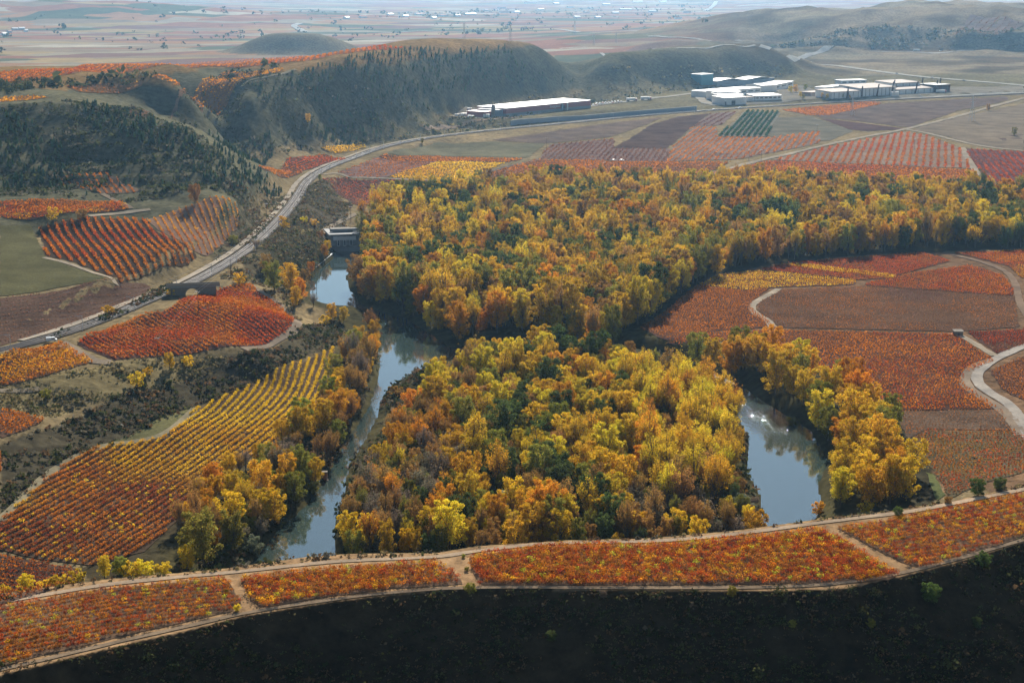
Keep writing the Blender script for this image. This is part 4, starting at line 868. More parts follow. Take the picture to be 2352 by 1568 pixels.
pines('dark pine on the shaded left plantation slope', [(0,335),(0,262),(70,275),(130,325),(190,395),(150,432),(0,436)], 6.0, 3.8, 6, 1.1, seed=1)
pines('pine on the wooded spur crest', [(175,234),(260,258),(400,292),(460,322),(470,352),(430,362),(320,330),(215,300)], 5.6, 4, 6.2, 1.1, seed=2)
pines('pine on the lower spur nose', [(400,362),(480,345),(560,400),(600,430),(560,455),(500,430),(430,395)], 6, 3.5, 5.5, 1.0, seed=3)
pines('young pine on the railway-side flank', [(462,312),(520,345),(580,385),(650,440),(640,452),(590,432),(520,370)], 5.2, 3, 5, 1.15, seed=4)
pines('pine on the scrubby terraces', [(120,330),(400,370),(520,440),(300,470),(60,450),(200,390)], 11, 3, 5, .8, seed=5)
for i, (pl, sp, kp) in enumerate((([(480,302),(560,330),(640,312),(652,342),(615,366),(560,366),(505,335)], 7, 1.05), ([(700,292),(760,272),(868,262),(880,312),(855,330),(760,326),(700,312)], 7, 1.1), ([(665,168),(830,130),(1000,114),(1160,106),(1200,150),(1085,175),(1075,210),(960,216),(870,236),(830,216),(780,190),(700,186)], 7.5, 1.2), ([(1080,166),(1200,140),(1350,168),(1300,190),(1130,196)], 9, .9), ([(640,186),(690,180),(780,224),(772,245),(700,225)], 8, 1.0), ([(572,198),(640,202),(690,235),(680,240),(600,226)], 8, .8), ([(925,224),(1020,252),(1030,263),(930,240)], 7, 1.2))):
    pines('far', pl, sp * .85, 3.4, 5.6, kp, seed=20 + i)
PINES.sort(key=lambda p: p[1] * (1e6 if p[3] == 'far' else 1))
NEARP = [p for p in PINES if p[3] != 'far'][:300]
def put_pine(x, y, h, label, group):
    o = bpy.data.objects.new('pine_tree', random.choice(PINE_ME)); COL.objects.link(o); o.location = (x, y, float(H(x, y)) - .1); o.scale = (h * .9, h * .9, h); o.rotation_euler = (0, 0, random.uniform(0, 6))
    c = PINE_C[random.randrange(4)] * random.uniform(.8, 1.25); o.color = (*c, 1); tag(o, label, 'pine', group)
for zone in dict.fromkeys(p[3] for p in NEARP):
    L = sorted([p for p in NEARP if p[3] == zone], key=lambda p: p[1]); nb = math.ceil(len(L) / 14); per = math.ceil(len(L) / nb)
    for b in range(nb):
        for i, p in enumerate(sorted(L[b * per:(b + 1) * per], key=lambda p: p[0] / p[1])):
            put_pine(p[0], p[1], p[2], f"{zone}, {ORDW[i]} from left in {ORDW[b]} rank" if nb > 1 else f"{zone}, {ORDW[i]} from left", zone.replace('pine', 'pines', 1))
def pine_mass(name, label, L, seed):
    rng = np.random.default_rng(seed); Vs, Fs, Ts = [], [], []; b = 0
    for vi in range(4):
        A = np.array([(p[0], p[1], p[2]) for i, p in enumerate(L) if i % 4 == vi])
        if len(A) == 0: continue
        v, f = PV[vi]; n = len(A); z = H(A[:, 0], A[:, 1]) - .1
        V = v[None] * A[:, 2][:, None, None] + np.stack([A[:, 0], A[:, 1], z], 1)[:, None]
        Vs.append(V.reshape(-1, 3)); Fs.append((f[None] + (np.arange(n) * len(v))[:, None, None]).reshape(-1, 3) + b); b += n * len(v)
        Ts.append(np.repeat(PINE_C[rng.integers(0, 4, n)] * rng.uniform(.75, 1.3, (n, 1)), len(v), 0))
    tag(obj(name, mesh_np(name, np.concatenate(Vs), np.concatenate(Fs), M_LEAF, np.concatenate(Ts))), label, 'pine wood', kind='stuff')
pine_mass('pine_wood', 'dark pine plantations on the flanks of the table hill', [p for p in PINES if p[3] == 'far'], 3)
pine_mass('pine_thicket', 'further pines of the wooded spur and its terraces', [p for p in PINES if p[3] != 'far'][300:], 4)

# ---------------------------------------------------------------- scrub
def scrub(name, label, poly, dens, size, K, cols, seed, tmin=300, flat=.6, world=None, hmul=.6, ls=.75, nmax=30000):
    rng = np.random.default_rng(seed); w = ground(poly, tmin)[:, :2] if world is None else np.asarray(world); lo, hi = w.min(0), w.max(0)
    n = min(int((hi - lo).prod() * dens), nmax * 3); P = lo + rng.random((n, 2)) * (hi - lo); P = P[inpoly(P, w)]
    P = P[fbm(P[:, 0], P[:, 1], 18, 4, seed) + rng.normal(size=len(P)) * .08 > .46][:nmax]
    P = P[H(P[:, 0], P[:, 1]) > .25]; n = len(P)
    s = size * rng.lognormal(0, .35, n)
    C = np.repeat(np.c_[P, H(P[:, 0], P[:, 1])], K, 0); S_ = np.repeat(s, K)
    C[:, :2] += rng.normal(size=(n * K, 2)) * (S_ * .42)[:, None]; C[:, 2] += S_ * hmul * rng.random(n * K)
    V, F = leaves(C, S_ * ls * rng.uniform(.6, 1.3, n * K), rng)
    c = np.array(cols)[rng.integers(0, len(cols), n)] * rng.uniform(.7, 1.3, (n, 1)); c = np.repeat(c, K, 0) * rng.uniform(.75, 1.25, (n * K, 1))
    tag(obj(name, mesh_np(name, V, F, M_SCRUB, np.repeat(c, 4, 0))), label, 'scrub', kind='stuff')
M_SCRUB = leaf_mat('scrub_leaf', .25)
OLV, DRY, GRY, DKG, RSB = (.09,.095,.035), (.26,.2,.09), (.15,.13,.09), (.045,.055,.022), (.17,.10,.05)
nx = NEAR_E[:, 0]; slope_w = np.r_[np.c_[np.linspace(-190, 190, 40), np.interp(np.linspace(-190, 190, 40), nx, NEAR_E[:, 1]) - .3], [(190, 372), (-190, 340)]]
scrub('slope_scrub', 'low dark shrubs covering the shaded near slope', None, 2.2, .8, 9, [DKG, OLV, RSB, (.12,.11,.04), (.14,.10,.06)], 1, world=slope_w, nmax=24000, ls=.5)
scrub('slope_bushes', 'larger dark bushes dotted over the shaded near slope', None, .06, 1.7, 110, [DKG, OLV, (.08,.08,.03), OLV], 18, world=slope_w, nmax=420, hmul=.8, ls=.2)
GP = ground(FAR_P)[:, :2]; fx = np.linspace(-150, 180, 60); ff = np.interp(fx, FAR_E[:, 0], FAR_E[:, 1])
scrub('edge_scrub', 'dry low shrubs along the far rim of the near hillside', None, 3.0, .7, 8, [OLV, DRY, RSB, GRY], 2, world=np.r_[np.c_[fx, np.interp(fx, GP[:, 0], GP[:, 1]) + 1.5], np.c_[fx, ff + 2][::-1]], nmax=6000)
scrub('rim_tufts', 'grass tufts along the near rim above the shaded slope', None, 5.0, .45, 8, [OLV, DRY, RSB, GRY], 16, world=np.r_[np.c_[fx, np.interp(fx, nx, NEAR_E[:, 1]) - 2.5], np.c_[fx, np.interp(fx, nx, NEAR_E[:, 1]) + .5][::-1]], nmax=5000)
scrub('river_slope_scrub', 'grey-brown scrub on the bank under the bright red vineyard', [(690,750),(770,715),(800,760),(770,800),(600,878),(450,936),(300,1006),(150,1056),(0,1186),(0,1015),(120,975),(300,895),(500,845),(640,795)], .4, 1.1, 7, [GRY, RSB, DKG, OLV], 3, nmax=7000)
scrub('terrace_scrub', 'dry tan tufts on the terrace under the red vineyard', [(0,890),(200,845),(400,815),(520,818),(500,850),(350,895),(200,930),(110,960),(0,940)], .5, .9, 7, [DRY, DRY, OLV, GRY], 4, nmax=4000)
scrub('railway_slope_scrub', 'brown brush on the steep bank between railway and river', [(500,640),(600,555),(660,505),(705,430),(745,410),(810,470),(790,530),(735,610),(700,640),(690,740),(600,665)], .35, 1.1, 7, [GRY, RSB, DRY, OLV], 5, nmax=5000)
scrub('spur_flank_scrub', 'brown brush on the spur flank above the railway', [(480,400),(620,455),(680,440),(640,490),(580,560),(500,605),(490,575),(555,490)], .3, 1.2, 6, [GRY, RSB, OLV], 6, nmax=4000)
scrub('hill_scrub', 'dark olive scrub over the terraced hillside', [(0,450),(0,250),(180,235),(440,300),(560,400),(560,475),(300,465),(130,450)], .14, 1.7, 6, [OLV, DKG, GRY, OLV], 7, nmax=8000)
scrub('table_hill_scrub', 'grey scrub on the bare flank of the table hill', [(470,215),(660,168),(830,200),(900,220),(1000,260),(880,330),(760,330),(600,365),(470,300),(300,262)], .06, 2.0, 5, [OLV, GRY, DKG], 8, nmax=7000)
scrub('bluff_scrub', 'grey scrub on the bluffs and banks behind the panel factory', [(880,330),(1000,265),(1100,246),(1250,200),(1400,160),(1750,140),(1830,160),(1700,195),(1590,210),(1350,240),(1180,285),(960,316)], .03, 2.2, 5, [OLV, GRY, DRY, DKG], 9, nmax=8000)
scrub('plateau_hedges', 'dark hedges and bushes between plots on the table hill', [(0,190),(300,172),(640,145),(640,158),(520,165),(345,182),(150,200),(0,226)], .03, 3.0, 8, [DKG, OLV, DKG], 10, nmax=2500, hmul=.9)
scrub('far_slope_scrub', 'grey-olive scrub on the far slopes above the highway', [(1770,108),(1900,80),(2000,60),(2352,70),(2352,112),(2000,114)], .02, 4.0, 5, [OLV, GRY, DKG], 14, nmax=5000)
scrub('plain_trees', 'tiny dark trees and hedges dotted over the hazy plain', [(0,128),(440,118),(1000,85),(1330,70),(1640,50),(1640,8),(0,30)],   .00007, 7, 9, [DKG, OLV, DKG], 15, nmax=900, hmul=.9)
scrub('bank_undergrowth', 'tangled undergrowth along the wooded river banks', [(775,830),(868,735),(868,860),(780,1040),(640,1215),(560,1300),(400,1310),(480,1180),(640,1020),(745,900)], .25, 1.5, 8, [OLV, RSB, DKG, GRY], 11, nmax=3500, hmul=.9)
scrub('island_undergrowth', 'tangled undergrowth between the island trees', RIVER[20:38] + [(1745,1240),(775,1290)], .16, 1.6, 7, [OLV, RSB, DKG, GRY], 12, tmin=505, nmax=4500, hmul=.9)
scrub('cutting_scrub', 'dark brush in the railway cutting', [(80,785),(200,735),(290,708),(350,668),(400,650),(400,668),(340,695),(250,735),(120,782)], .5, 1.3, 7, [DKG, OLV, RSB], 13, nmax=2000, hmul=.8)

# ---------------------------------------------------------------- the near hillside vineyard: four blocks, vine by vine
def make_vine(seed):
    rng = np.random.default_rng(seed); tb = MB()
    tb.tube([(0, 0, -.1), (.05, .02, .35), (rng.normal() * .08, rng.normal() * .08, .7)], [.07, .05, .035], 4)
    for k in range(4):
        a = k * 1.6 + rng.random(); tb.tube([(0, 0, .6), (math.cos(a) * .5, math.sin(a) * .4, 1.0 + rng.random() * .4)], [.025, .01], 3)
    n = 110; C = rng.normal(size=(n, 3)) * np.array([.36, .36, .24]) + np.array([0, 0, .95]); C[:, 2] = C[:, 2].clip(.3)
    V, F = leaves(C, .23 * rng.uniform(.6, 1.4, n), rng); t = np.repeat(rng.uniform(.6, 1.45, (n, 1)) * np.array([1, 1, 1]), 4, 0); t[:, 1] *= np.repeat(rng.uniform(.7, 1.5, n), 4)
    tv = np.array(tb.v); tf = tb.f; b = len(V)
    tq = [f if len(f) == 4 else (f[0], f[1], f[2], f[2]) for f in tf]
    tri = [f for f in tf if len(f) == 3]; quad = [f for f in tf if len(f) == 4]
    allF = np.r_[F, np.array(quad) + b]
    return mesh_np('grapevine', np.r_[V, tv], allF, [M_VINE, M_BARK], np.r_[t, np.ones((len(tv), 3))], mi=np.r_[np.zeros(len(F)), np.ones(len(quad))])
VINE_ME = [make_vine(s) for s in range(6)]
VNAMES = [('rust-red', RUST), ('orange', ORA), ('crimson', RED), ('golden', GOLD), ('brown-red', WINE * 1.1)]
BLOCKS = [
    ('leftmost near vineyard block, thin vines over raked tan soil', [(-220,1448),(0,1394),(250,1350),(520,1328),(530,1345),(555,1383),(535,1404),(250,1468),(0,1530),(-220,1580)], [3,3,2,1,1], .10, 2.4, .8),
    ('second near vineyard block, between the two crossing dirt gaps', [(552,1330),(700,1311),(1000,1292),(1040,1312),(1062,1343),(900,1352),(750,1371),(600,1396),(575,1378)], [3,4,2,2,1], .02, 2.1, 1.0),
    ('long middle near vineyard block glowing red under the island', [(1078,1282),(1110,1272),(1250,1257),(1550,1251),(1750,1233),(1880,1219),(1920,1232),(2058,1322),(2045,1334),(1900,1340),(1500,1344),(1100,1343),(1085,1312)], [3,4,4,2,1], .02, 2.0, 1.08),
    ('rightmost near vineyard block rising to the picture edge', [(1925,1214),(2060,1192),(2200,1167),(2352,1136),(2520,1100),(2520,1178),(2352,1232),(2130,1306),(2085,1298),(2000,1256)], [3,3,2,2,1], .05, 2.3, .9)]
ALLV = []
for bi, (lab, poly, wt, gap, sp, dens) in enumerate(BLOCKS):
    rng = np.random.default_rng(60 + bi); w = ground(poly)[:, :2]
    root = obj('vineyard', None); root.location = (*w.mean(0), SPUR_Z); tag(root, lab, 'vineyard', 'near hillside vineyard blocks'); inv = Vector(root.location)
    me, _ = drape('soil', poly, M_SOIL, (.21,.135,.085), .06); obj('soil', me, root).location = -inv
    px = [p for p in FAR_P if poly[0][0] - 300 < p[0] < poly[0][0] + 1500]
    gl = ground([(p[0], p[1] + 14) for p in FAR_P])[:, :2]
    R = [p for p in rows_in(w, gl, sp, 1.0, rng, gap)]
    wts = np.array(wt) / sum(wt)
    for p in R:
        for q in p:
            k = fbm(np.array([q[0]]), np.array([q[1]]), 9, 3, 40)[0]
            ci = rng.choice(5, p=wts) if rng.random() < .75 else (0 if k < .45 else 1 if k < .55 else 2)
            ALLV.append((q[0] + rng.normal() * .12, q[1] + rng.normal() * .12, int(ci), bi, rng.uniform(.75, 1.2) * dens, root))
ALLV.sort(key=lambda v: v[1])
NEARV, RESTV = ALLV[:300], ALLV[300:]
VSETS = {}
for v in NEARV: VSETS.setdefault((v[3], v[2]), []).append(v)
for (bi, ci), L in VSETS.items():
    L.sort(key=lambda v: v[1]); nb = math.ceil(len(L) / 18); per = math.ceil(len(L) / nb)
    for b in range(nb):
        for i, (x, y, ci, bi, s, root) in enumerate(sorted(L[b * per:(b + 1) * per], key=lambda v: v[0] / v[1])):
            o = bpy.data.objects.new('grapevine', random.choice(VINE_ME)); COL.objects.link(o); o.location = (x, y, float(H(x, y)) + .05); o.scale = (s * 1.1, s * 1.1, s * 1.1); o.rotation_euler = (0, 0, random.uniform(0, 6.28))
            c = VNAMES[ci][1] * random.uniform(.75, 1.2); o.color = (*c, 1)
            tag(o, f"{VNAMES[ci][0]} grapevine in {['leftmost','second','long middle','rightmost'][bi]} near block, {ORDW[i]} from left, {ORDW[b]} rank from rim", 'grapevine', 'vines in the rows nearest the shaded slope')
for bi in range(4):
    rng = np.random.default_rng(90 + bi); L = [v for v in RESTV if v[3] == bi]
    if not L: continue
    A = np.array([(v[0], v[1], v[4]) for v in L]); col = np.array([VNAMES[v[2]][1] for v in L]) * rng.uniform(.7, 1.25, (len(L), 1)); k = rng.random(len(L)) < .04; col[k] = (.5, .42, .04)
    K = 84; n = len(L); C = np.repeat(np.c_[A[:, :2], H(A[:, 0], A[:, 1])], K, 0); S_ = np.repeat(A[:, 2], K)
    C += rng.normal(size=(n * K, 3)) * np.array([.38, .38, .25]) * S_[:, None]; C[:, 2] += .95 * S_
    V, F = leaves(C, .235 * rng.uniform(.6, 1.4, n * K) * S_, rng); t = np.repeat(col, K, 0) * rng.uniform(.6, 1.4, (n * K, 1)); t[:, 1] *= rng.uniform(.75, 1.4, n * K)
    root = L[0][5]; o = obj('vine_rows', mesh_np('vine_rows', V, F, M_VINE, np.repeat(t, 4, 0)), root); o.location = -Vector(root.location); o['kind'] = 'stuff'
    z = H(A[:, 0], A[:, 1]); a = np.linspace(0, 2 * math.pi, 4)[:-1]
    ring = lambda zz, r: np.stack([A[:, 0][:, None] + np.cos(a) * r, A[:, 1][:, None] + np.sin(a) * r, np.repeat(zz[:, None], 3, 1)], 2)
    V = np.concatenate([ring(z - .1, .06), ring(z + .75, .04)], 1).reshape(-1, 3); b = np.arange(n)[:, None] * 6
    F = np.concatenate([b + np.array([[i, (i + 1) % 3, (i + 1) % 3 + 3, i + 3]]) for i in range(3)])
    o = obj('vine_stems', mesh_np('vine_stems', V, F, M_BARK), root); o.location = -Vector(root.location); o['kind'] = 'stuff'
# bushes on the rim and the shaded slope
for px, py, s, c, lab in ((1080,1362,.75,'olive','round olive bush on the rim of the shaded slope under the dirt gap'),(1682,1368,.7,'olive','lone olive bush on the rim of the shaded slope below the long red block'),(1385,1372,.5,'grey','low grey bush on the rim of the shaded slope'),(2140,1380,1.3,'green','broad dark bush on the shaded slope under the crossing dirt track'),(2260,1300,1.0,'green','dark bush on the shaded slope rim near the picture edge'),(1265,1470,.7,'green','dark bush alone low on the shaded slope'),(2245,1440,.7,'green','dark bush low on the shaded slope toward the picture corner'),(2000,1440,.6,'olive','small olive bush in the middle of the shaded slope'),(1820,1440,.5,'olive','small bush catching light on the shaded slope'),(545,1402,.42,'yellow','single yellow-green bush at the end of the leftmost vine rows'),(520,1362,.3,'olive','small green bush beside the left dirt gap'),(1072,1310,.32,'olive','low green tuft beside the middle dirt gap'),(1065,1280,.3,'olive','green tuft at the top of the middle dirt gap')):
    g = G(px, py); o = put_tree('willow', c, g.x, g.y, s * .42); tag(o, lab, 'bush', 'bushes on the near hillside')
for px, py, s, c, lab in ((2065,1188,.75,'green','dark round bush beside the rim path under the river trees'),(2250,1140,1.3,'green','long dark bush above the rim path near the picture edge'),(2300,1125,1.1,'green','dark bush highest on the rim path near the picture edge'),(2180,1160,.6,'rusty','small brown bush on the rim path by the dark bush')):
    g = G(px, py); o = put_tree('willow', c, g.x, g.y + 1.5, s * .42); tag(o, lab, 'bush', 'bushes on the near hillside')


# ---------------------------------------------------------------- buildings
M_WHITE = plain_mat('white_sheet', (.60,.60,.58), .6, .3, .08, .3)
M_PALE = plain_mat('pale_render', (.66,.65,.62), .8, .2, .15, .5)
M_RED = plain_mat('maroon_panel', (.34,.12,.125), .5, .3, .12, .3)
M_GREY = plain_mat('concrete', (.25,.25,.24), .85, .2, .25, .5)
M_DGREY = plain_mat('dark_steel', (.07,.07,.075), .6, .3, .2, 1)
M_BLUEG = plain_mat('blue_grey_panel', (.20,.25,.30), .6, .3, .15, .4)
M_BROWN = plain_mat('brown_roof', (.28,.21,.17), .8, .2, .2, .5)
M_RUST = plain_mat('rust_steel', (.075,.035,.025), .8, .2, .3, 1)
M_GLASS = plain_mat('window_glass', (.03,.04,.05), .08, .6, .2, 1)
M_TILE = plain_mat('clay_tile', (.32,.14,.08), .85, .2, .25, .6)
M_TEAL = plain_mat('teal_panel', (.05,.20,.26), .6, .3, .1, .3)
M_STONE = plain_mat('rubble_stone', (.19,.16,.125), .9, .1, .35, 1.5)
M_BLACK = plain_mat('black_rubber', (.02,.02,.02), .8, .2, .1, 1)
M_TINT_CAR = {}
def site(name, p0, p1, label, cat, group=None, sink=.3, tmin=300, swap=None):
    """an Empty at the left end of the front wall; x runs along the front, y away"""
    a, b = G(*p0, tmin), G(*p1, tmin); d = b - a; L = math.hypot(d.x, d.y)
    r = obj(name, None); r.location = (a.x, a.y, min(a.z, b.z) - sink); r.rotation_euler = (0, 0, math.atan2(d.y, d.x)); tag(r, label, cat, group); return r, L
def shed(name, p0, p1, depth, h, label, wall=None, roof=None, slope=.0, windows=0, doors=(), group=None, eave=.4, base=None, cat='warehouse', gable=0):
    wall = wall or M_PALE; roof = roof or M_WHITE
    r, L = site(name, p0, p1, label, cat, group)
    z0 = 0
    if base: MB().box(-.06, L + .06, -.06, depth + .06, 0, base).build('base_wall', M_GREY, r); z0 = base
    MB().hexa([(0,0,z0),(L,0,z0),(L,depth,z0),(0,depth,z0),(0,0,h),(L,0,h),(L,depth,h + slope),(0,depth,h + slope)]).build('wall', wall, r)
    if gable:
        m = MB(); 
        m.hexa([(-eave,-eave,h),(L+eave,-eave,h),(L+eave,depth/2,h+gable),(-eave,depth/2,h+gable),(-eave,-eave,h+.3),(L+eave,-eave,h+.3),(L+eave,depth/2,h+gable+.3),(-eave,depth/2,h+gable+.3)])
        m.hexa([(-eave,depth/2,h+gable),(L+eave,depth/2,h+gable),(L+eave,depth+eave,h),(-eave,depth+eave,h),(-eave,depth/2,h+gable+.3),(L+eave,depth/2,h+gable+.3),(L+eave,depth+eave,h+.3),(-eave,depth+eave,h+.3)])
        m.build('roof', roof, r)
        MB().add([(0,0,h),(0,depth,h),(0,depth/2,h+gable-.02),(L,0,h),(L,depth,h),(L,depth/2,h+gable-.02)], [(0,2,1),(3,4,5)]).build('gable_wall', wall, r)
    else:
        MB().hexa([(-eave,-eave,h+.02),(L+eave,-eave,h+.02),(L+eave,depth+eave,h+slope+.02),(-eave,depth+eave,h+slope+.02),(-eave,-eave,h+.5),(L+eave,-eave,h+.5),(L+eave,depth+eave,h+slope+.5),(-eave,depth+eave,h+slope+.5)]).build('roof', roof, r)
    for k in range(windows):
        x = L * (k + .5) / windows; ww = L / windows * .32
        w = MB().box(x - ww, x + ww, -.05, .1, h * .52, h * .72).build('window', M_GLASS, r)
        MB().box(x - ww - .15, x + ww + .15, -.12, -.06, h * .49, h * .52).build('sill', M_GREY, w)
    for x, ww, hh in doors: MB().box(L * x - ww / 2, L * x + ww / 2, -.06, .1, .3, hh).build('door', M_DGREY, r)
    return r, L
def add_text(root, txt, size, x, z, y, mat):
    c = bpy.data.curves.new('lettering', 'FONT'); c.body = txt; c.size = size; c.extrude = .03
    o = bpy.data.objects.new('tmp', c); COL.objects.link(o); dg = bpy.context.evaluated_depsgraph_get()
    me = bpy.data.meshes.new_from_object(o.evaluated_get(dg)); bpy.data.objects.remove(o); me.materials.clear(); me.materials.append(mat)
    t = obj('lettering', me, root, (x, y, z)); t.rotation_euler = (math.pi / 2, 0, 0); return t
# the panel factory
r, L = shed('panel_factory', (1162,268), (1357,248), 42, 9.2, 'long maroon factory hall with a white flat roof and large white lettering', M_RED, M_WHITE, base=3.4, slope=.6, cat='factory', doors=((.66,9,6.5),(.71,3,4)))
add_text(r, 'invespanel', 5.0, L * .50, 4.9, -.12, M_WHITE)
MB().box(L*.635, L*.652, -1.2, -.1, .3, 8.8).build('entrance_tower', M_BLUEG, r)
MB().box(L*.70, L*.712, -1.0, -.1, .3, 9.6).build('sign_panel', M_WHITE, r)
MB().box(-10, -.1, 4, 34, 0, 8.4).build('side_hall', M_BLUEG, r)
MB().box(-26, -10.1, 10, 36, 0, 6.8).build('low_annex', M_RED, r)
for x in (-17, -14): 
    m = MB(); m.tube([(x, 6, 0), (x, 6, 13.5)], 1.3, 10); m.tube([(x, 6, 13.5), (x, 6, 14.6)], [1.3, .3], 10); m.build('silo', M_GREY, r)
for k in range(8): MB().box(L * (.08 + .11 * k), L * (.08 + .11 * k) + 1.2, 14, 15.2, 9.7, 10.8).build('roof_vent', M_WHITE, r)
# yard: bundles of white panels
random.seed(5)
yard = ground([(1042,267),(1060,259),(1135,249),(1150,262),(1120,272),(1085,272)])[:, :2]; lo, hi = yard.min(0), yard.max(0); spots = []
for _ in range(6000):
    if len(spots) >= 34: break
    p = (random.uniform(lo[0], hi[0]), random.uniform(lo[1], hi[1]))
    if inpoly(np.array([p]), yard)[0] and all(math.hypot(p[0] - q[0], p[1] - q[1]) > 5.2 for q in spots): spots.append(p)
spots.sort(key=lambda p: p[0] / p[1])
stack_parts = [MB().box(-3, 3, -1.2, 1.2, .35, 2.6).mesh('panel_bundle', M_WHITE), MB().box(-2.8, 2.8, -1.0, 1.0, .0, .34).mesh('pallet', M_STONE), MB().box(-1.1, -.9, -1.22, 1.22, .34, 2.62).mesh('strap', M_DGREY), MB().box(.9, 1.1, -1.22, 1.22, .34, 2.62).mesh('strap', M_DGREY)]
nrank = 2; half = sorted(spots, key=lambda p: p[1])
for rk in range(2):
    for i, p in enumerate(sorted(half[rk * 17:(rk + 1) * 17], key=lambda p: p[0] / p[1])):
        o = obj('panel_stack', None); o.location = (p[0], p[1], float(H(*p)) + .3); o.rotation_euler = (0, 0, random.uniform(-.5, .5)); s = random.uniform(.8, 1.25); o.scale = (s, s, random.uniform(.8, 1.5))
        for m in stack_parts: obj(m.name.split('.')[0], m, o)
        tag(o, f"white panel bundle in the factory yard, {ORDW[i]} from left, {'front' if rk == 0 else 'back'} rank", 'panel stack', 'panel bundles in the factory yard')
# retaining wall beside the railway
def wall_along(name, line, h, th, mat, label, cat, capmat, setz=0):
    w = resample(ground(line)[:, :2], 12); r = obj(name, None); c = w[0]; r.location = (c[0], c[1], float(H(*c))); tag(r, label, cat); inv = Vector(r.location)
    m = MB(); cap = MB()
    for a, b in zip(w[:-1], w[1:]):
        za, zb = float(H(*a)) - 1, float(H(*b)) - 1; t = (b - a) / np.hypot(*(b - a)); n = np.array([-t[1], t[0]]) * th
        q = lambda P, z, k: (P[0] + n[0] * k - inv.x, P[1] + n[1] * k - inv.y, z - inv.z)
        m.hexa([q(a, za, 0), q(b, zb, 0), q(b, zb, 1), q(a, za, 1), q(a, za + h, 0), q(b, zb + h, 0), q(b, zb + h, 1), q(a, za + h, 1)])
        cap.hexa([q(a, za + h + .01, -.3), q(b, zb + h + .01, -.3), q(b, zb + h + .01, 1.3), q(a, za + h + .01, 1.3), q(a, za + h + .35, -.3), q(b, zb + h + .35, -.3), q(b, zb + h + .35, 1.3), q(a, za + h + .35, 1.3)])
    m.build('wall_panel', mat, r); cap.build('coping', capmat, r); return r
wall_along('retaining_wall', [(1174,288),(1300,278),(1427,268),(1600,254)], 6, .8, M_BLUEG, 'long blue-grey retaining wall between the railway and the panel factory', 'wall', M_GREY)
# industrial estate
g = 'sheds of the industrial estate'
for k, (p0, p1, h) in enumerate((((1663,242.5),(1714,239.5),9.5), ((1655,237),(1708,234),10.0), ((1648,231.5),(1702,228.5),10.5))):
    shed('warehouse', p0, p1, 26, h, ['white-roofed shed nearest the railway in the estate, with two dark doors', 'white-roofed shed directly behind the two-door shed', 'white-roofed shed third back behind the two-door shed'][k], M_PALE, M_WHITE, slope=1.2, group=g, doors=((.0 + .06, 2.5, 5), (.42, 6, 6)) if k == 0 else ())
shed('warehouse', (1734,231.5), (1795,229.5), 22, 6, 'long low shed with six windows in the estate', M_PALE, M_WHITE, slope=1.5, windows=6, group=g)
shed('warehouse', (1716,232.5), (1733,231.8), 10, 5, 'small brown-roofed shed wedged beside the six-window shed', M_PALE, M_BROWN, group=g)
shed('warehouse', (1632,225), (1748,215), 32, 8, 'big grey shed with rows of roof lights at the back of the estate', M_PALE, M_WHITE, windows=7, group=g)
rr_, LL_ = shed('warehouse', (1748,212), (1784,210), 30, 9, 'tall white shed behind the six-window shed', M_PALE, M_WHITE, gable=2, group=g)
shed('warehouse', (1778,207), (1822,200), 26, 8.5, 'white shed at the back right of the estate near the yellow trees', M_PALE, M_WHITE, windows=3, group=g)
r, L = site('warehouse', (1646,199), (1778,192), 'long blue-grey hall with a wavy white roof behind the estate', 'warehouse', g)
MB().box(0, L, 0, 24, 0, 8).build('wall', M_BLUEG, r)
m = MB(); xs = np.linspace(-1, L + 1, 13); zs = [8.1 + 2.6 * (.5 - .5 * math.cos(2 * math.pi * 2 * i / 12)) for i in range(13)]
for i in range(12): m.hexa([(xs[i],-.5,zs[i]),(xs[i+1],-.5,zs[i+1]),(xs[i+1],24.5,zs[i+1]),(xs[i],24.5,zs[i]),(xs[i],-.5,zs[i]+.4),(xs[i+1],-.5,zs[i+1]+.4),(xs[i+1],24.5,zs[i+1]+.4),(xs[i],24.5,zs[i]+.4)])
m.build('roof', M_WHITE, r); MB().box(.2, L-.2, .1, 23.9, 8, 8.09).build('eaves', M_DGREY, r)
r, L = site('teal_tower', (1611,196), (1638,195), 'plain square teal block standing behind the estate road', 'tower')
MB().box(0, L, 0, L * .8, 0, 15.5).build('body', M_TEAL, r); MB().box(-.3, L + .3, -.3, L * .8 + .3, 15.51, 16.1).build('roof_slab', M_BLUEG, r)
shed('warehouse', (1862,222), (1925,218), 18, 5.5, 'grey-brown low building between the estate and the winery', M_BROWN, M_BROWN, windows=4, group=g)
shed('warehouse', (1895,207), (1948,204), 16, 5.5, 'white-roofed low building at the left of the winery', M_PALE, M_WHITE, windows=3, group=g)
shed('warehouse', (1932,196), (1990,194), 18, 7, 'white building right under the main road behind the winery', M_PALE, M_WHITE, windows=4, group=g)
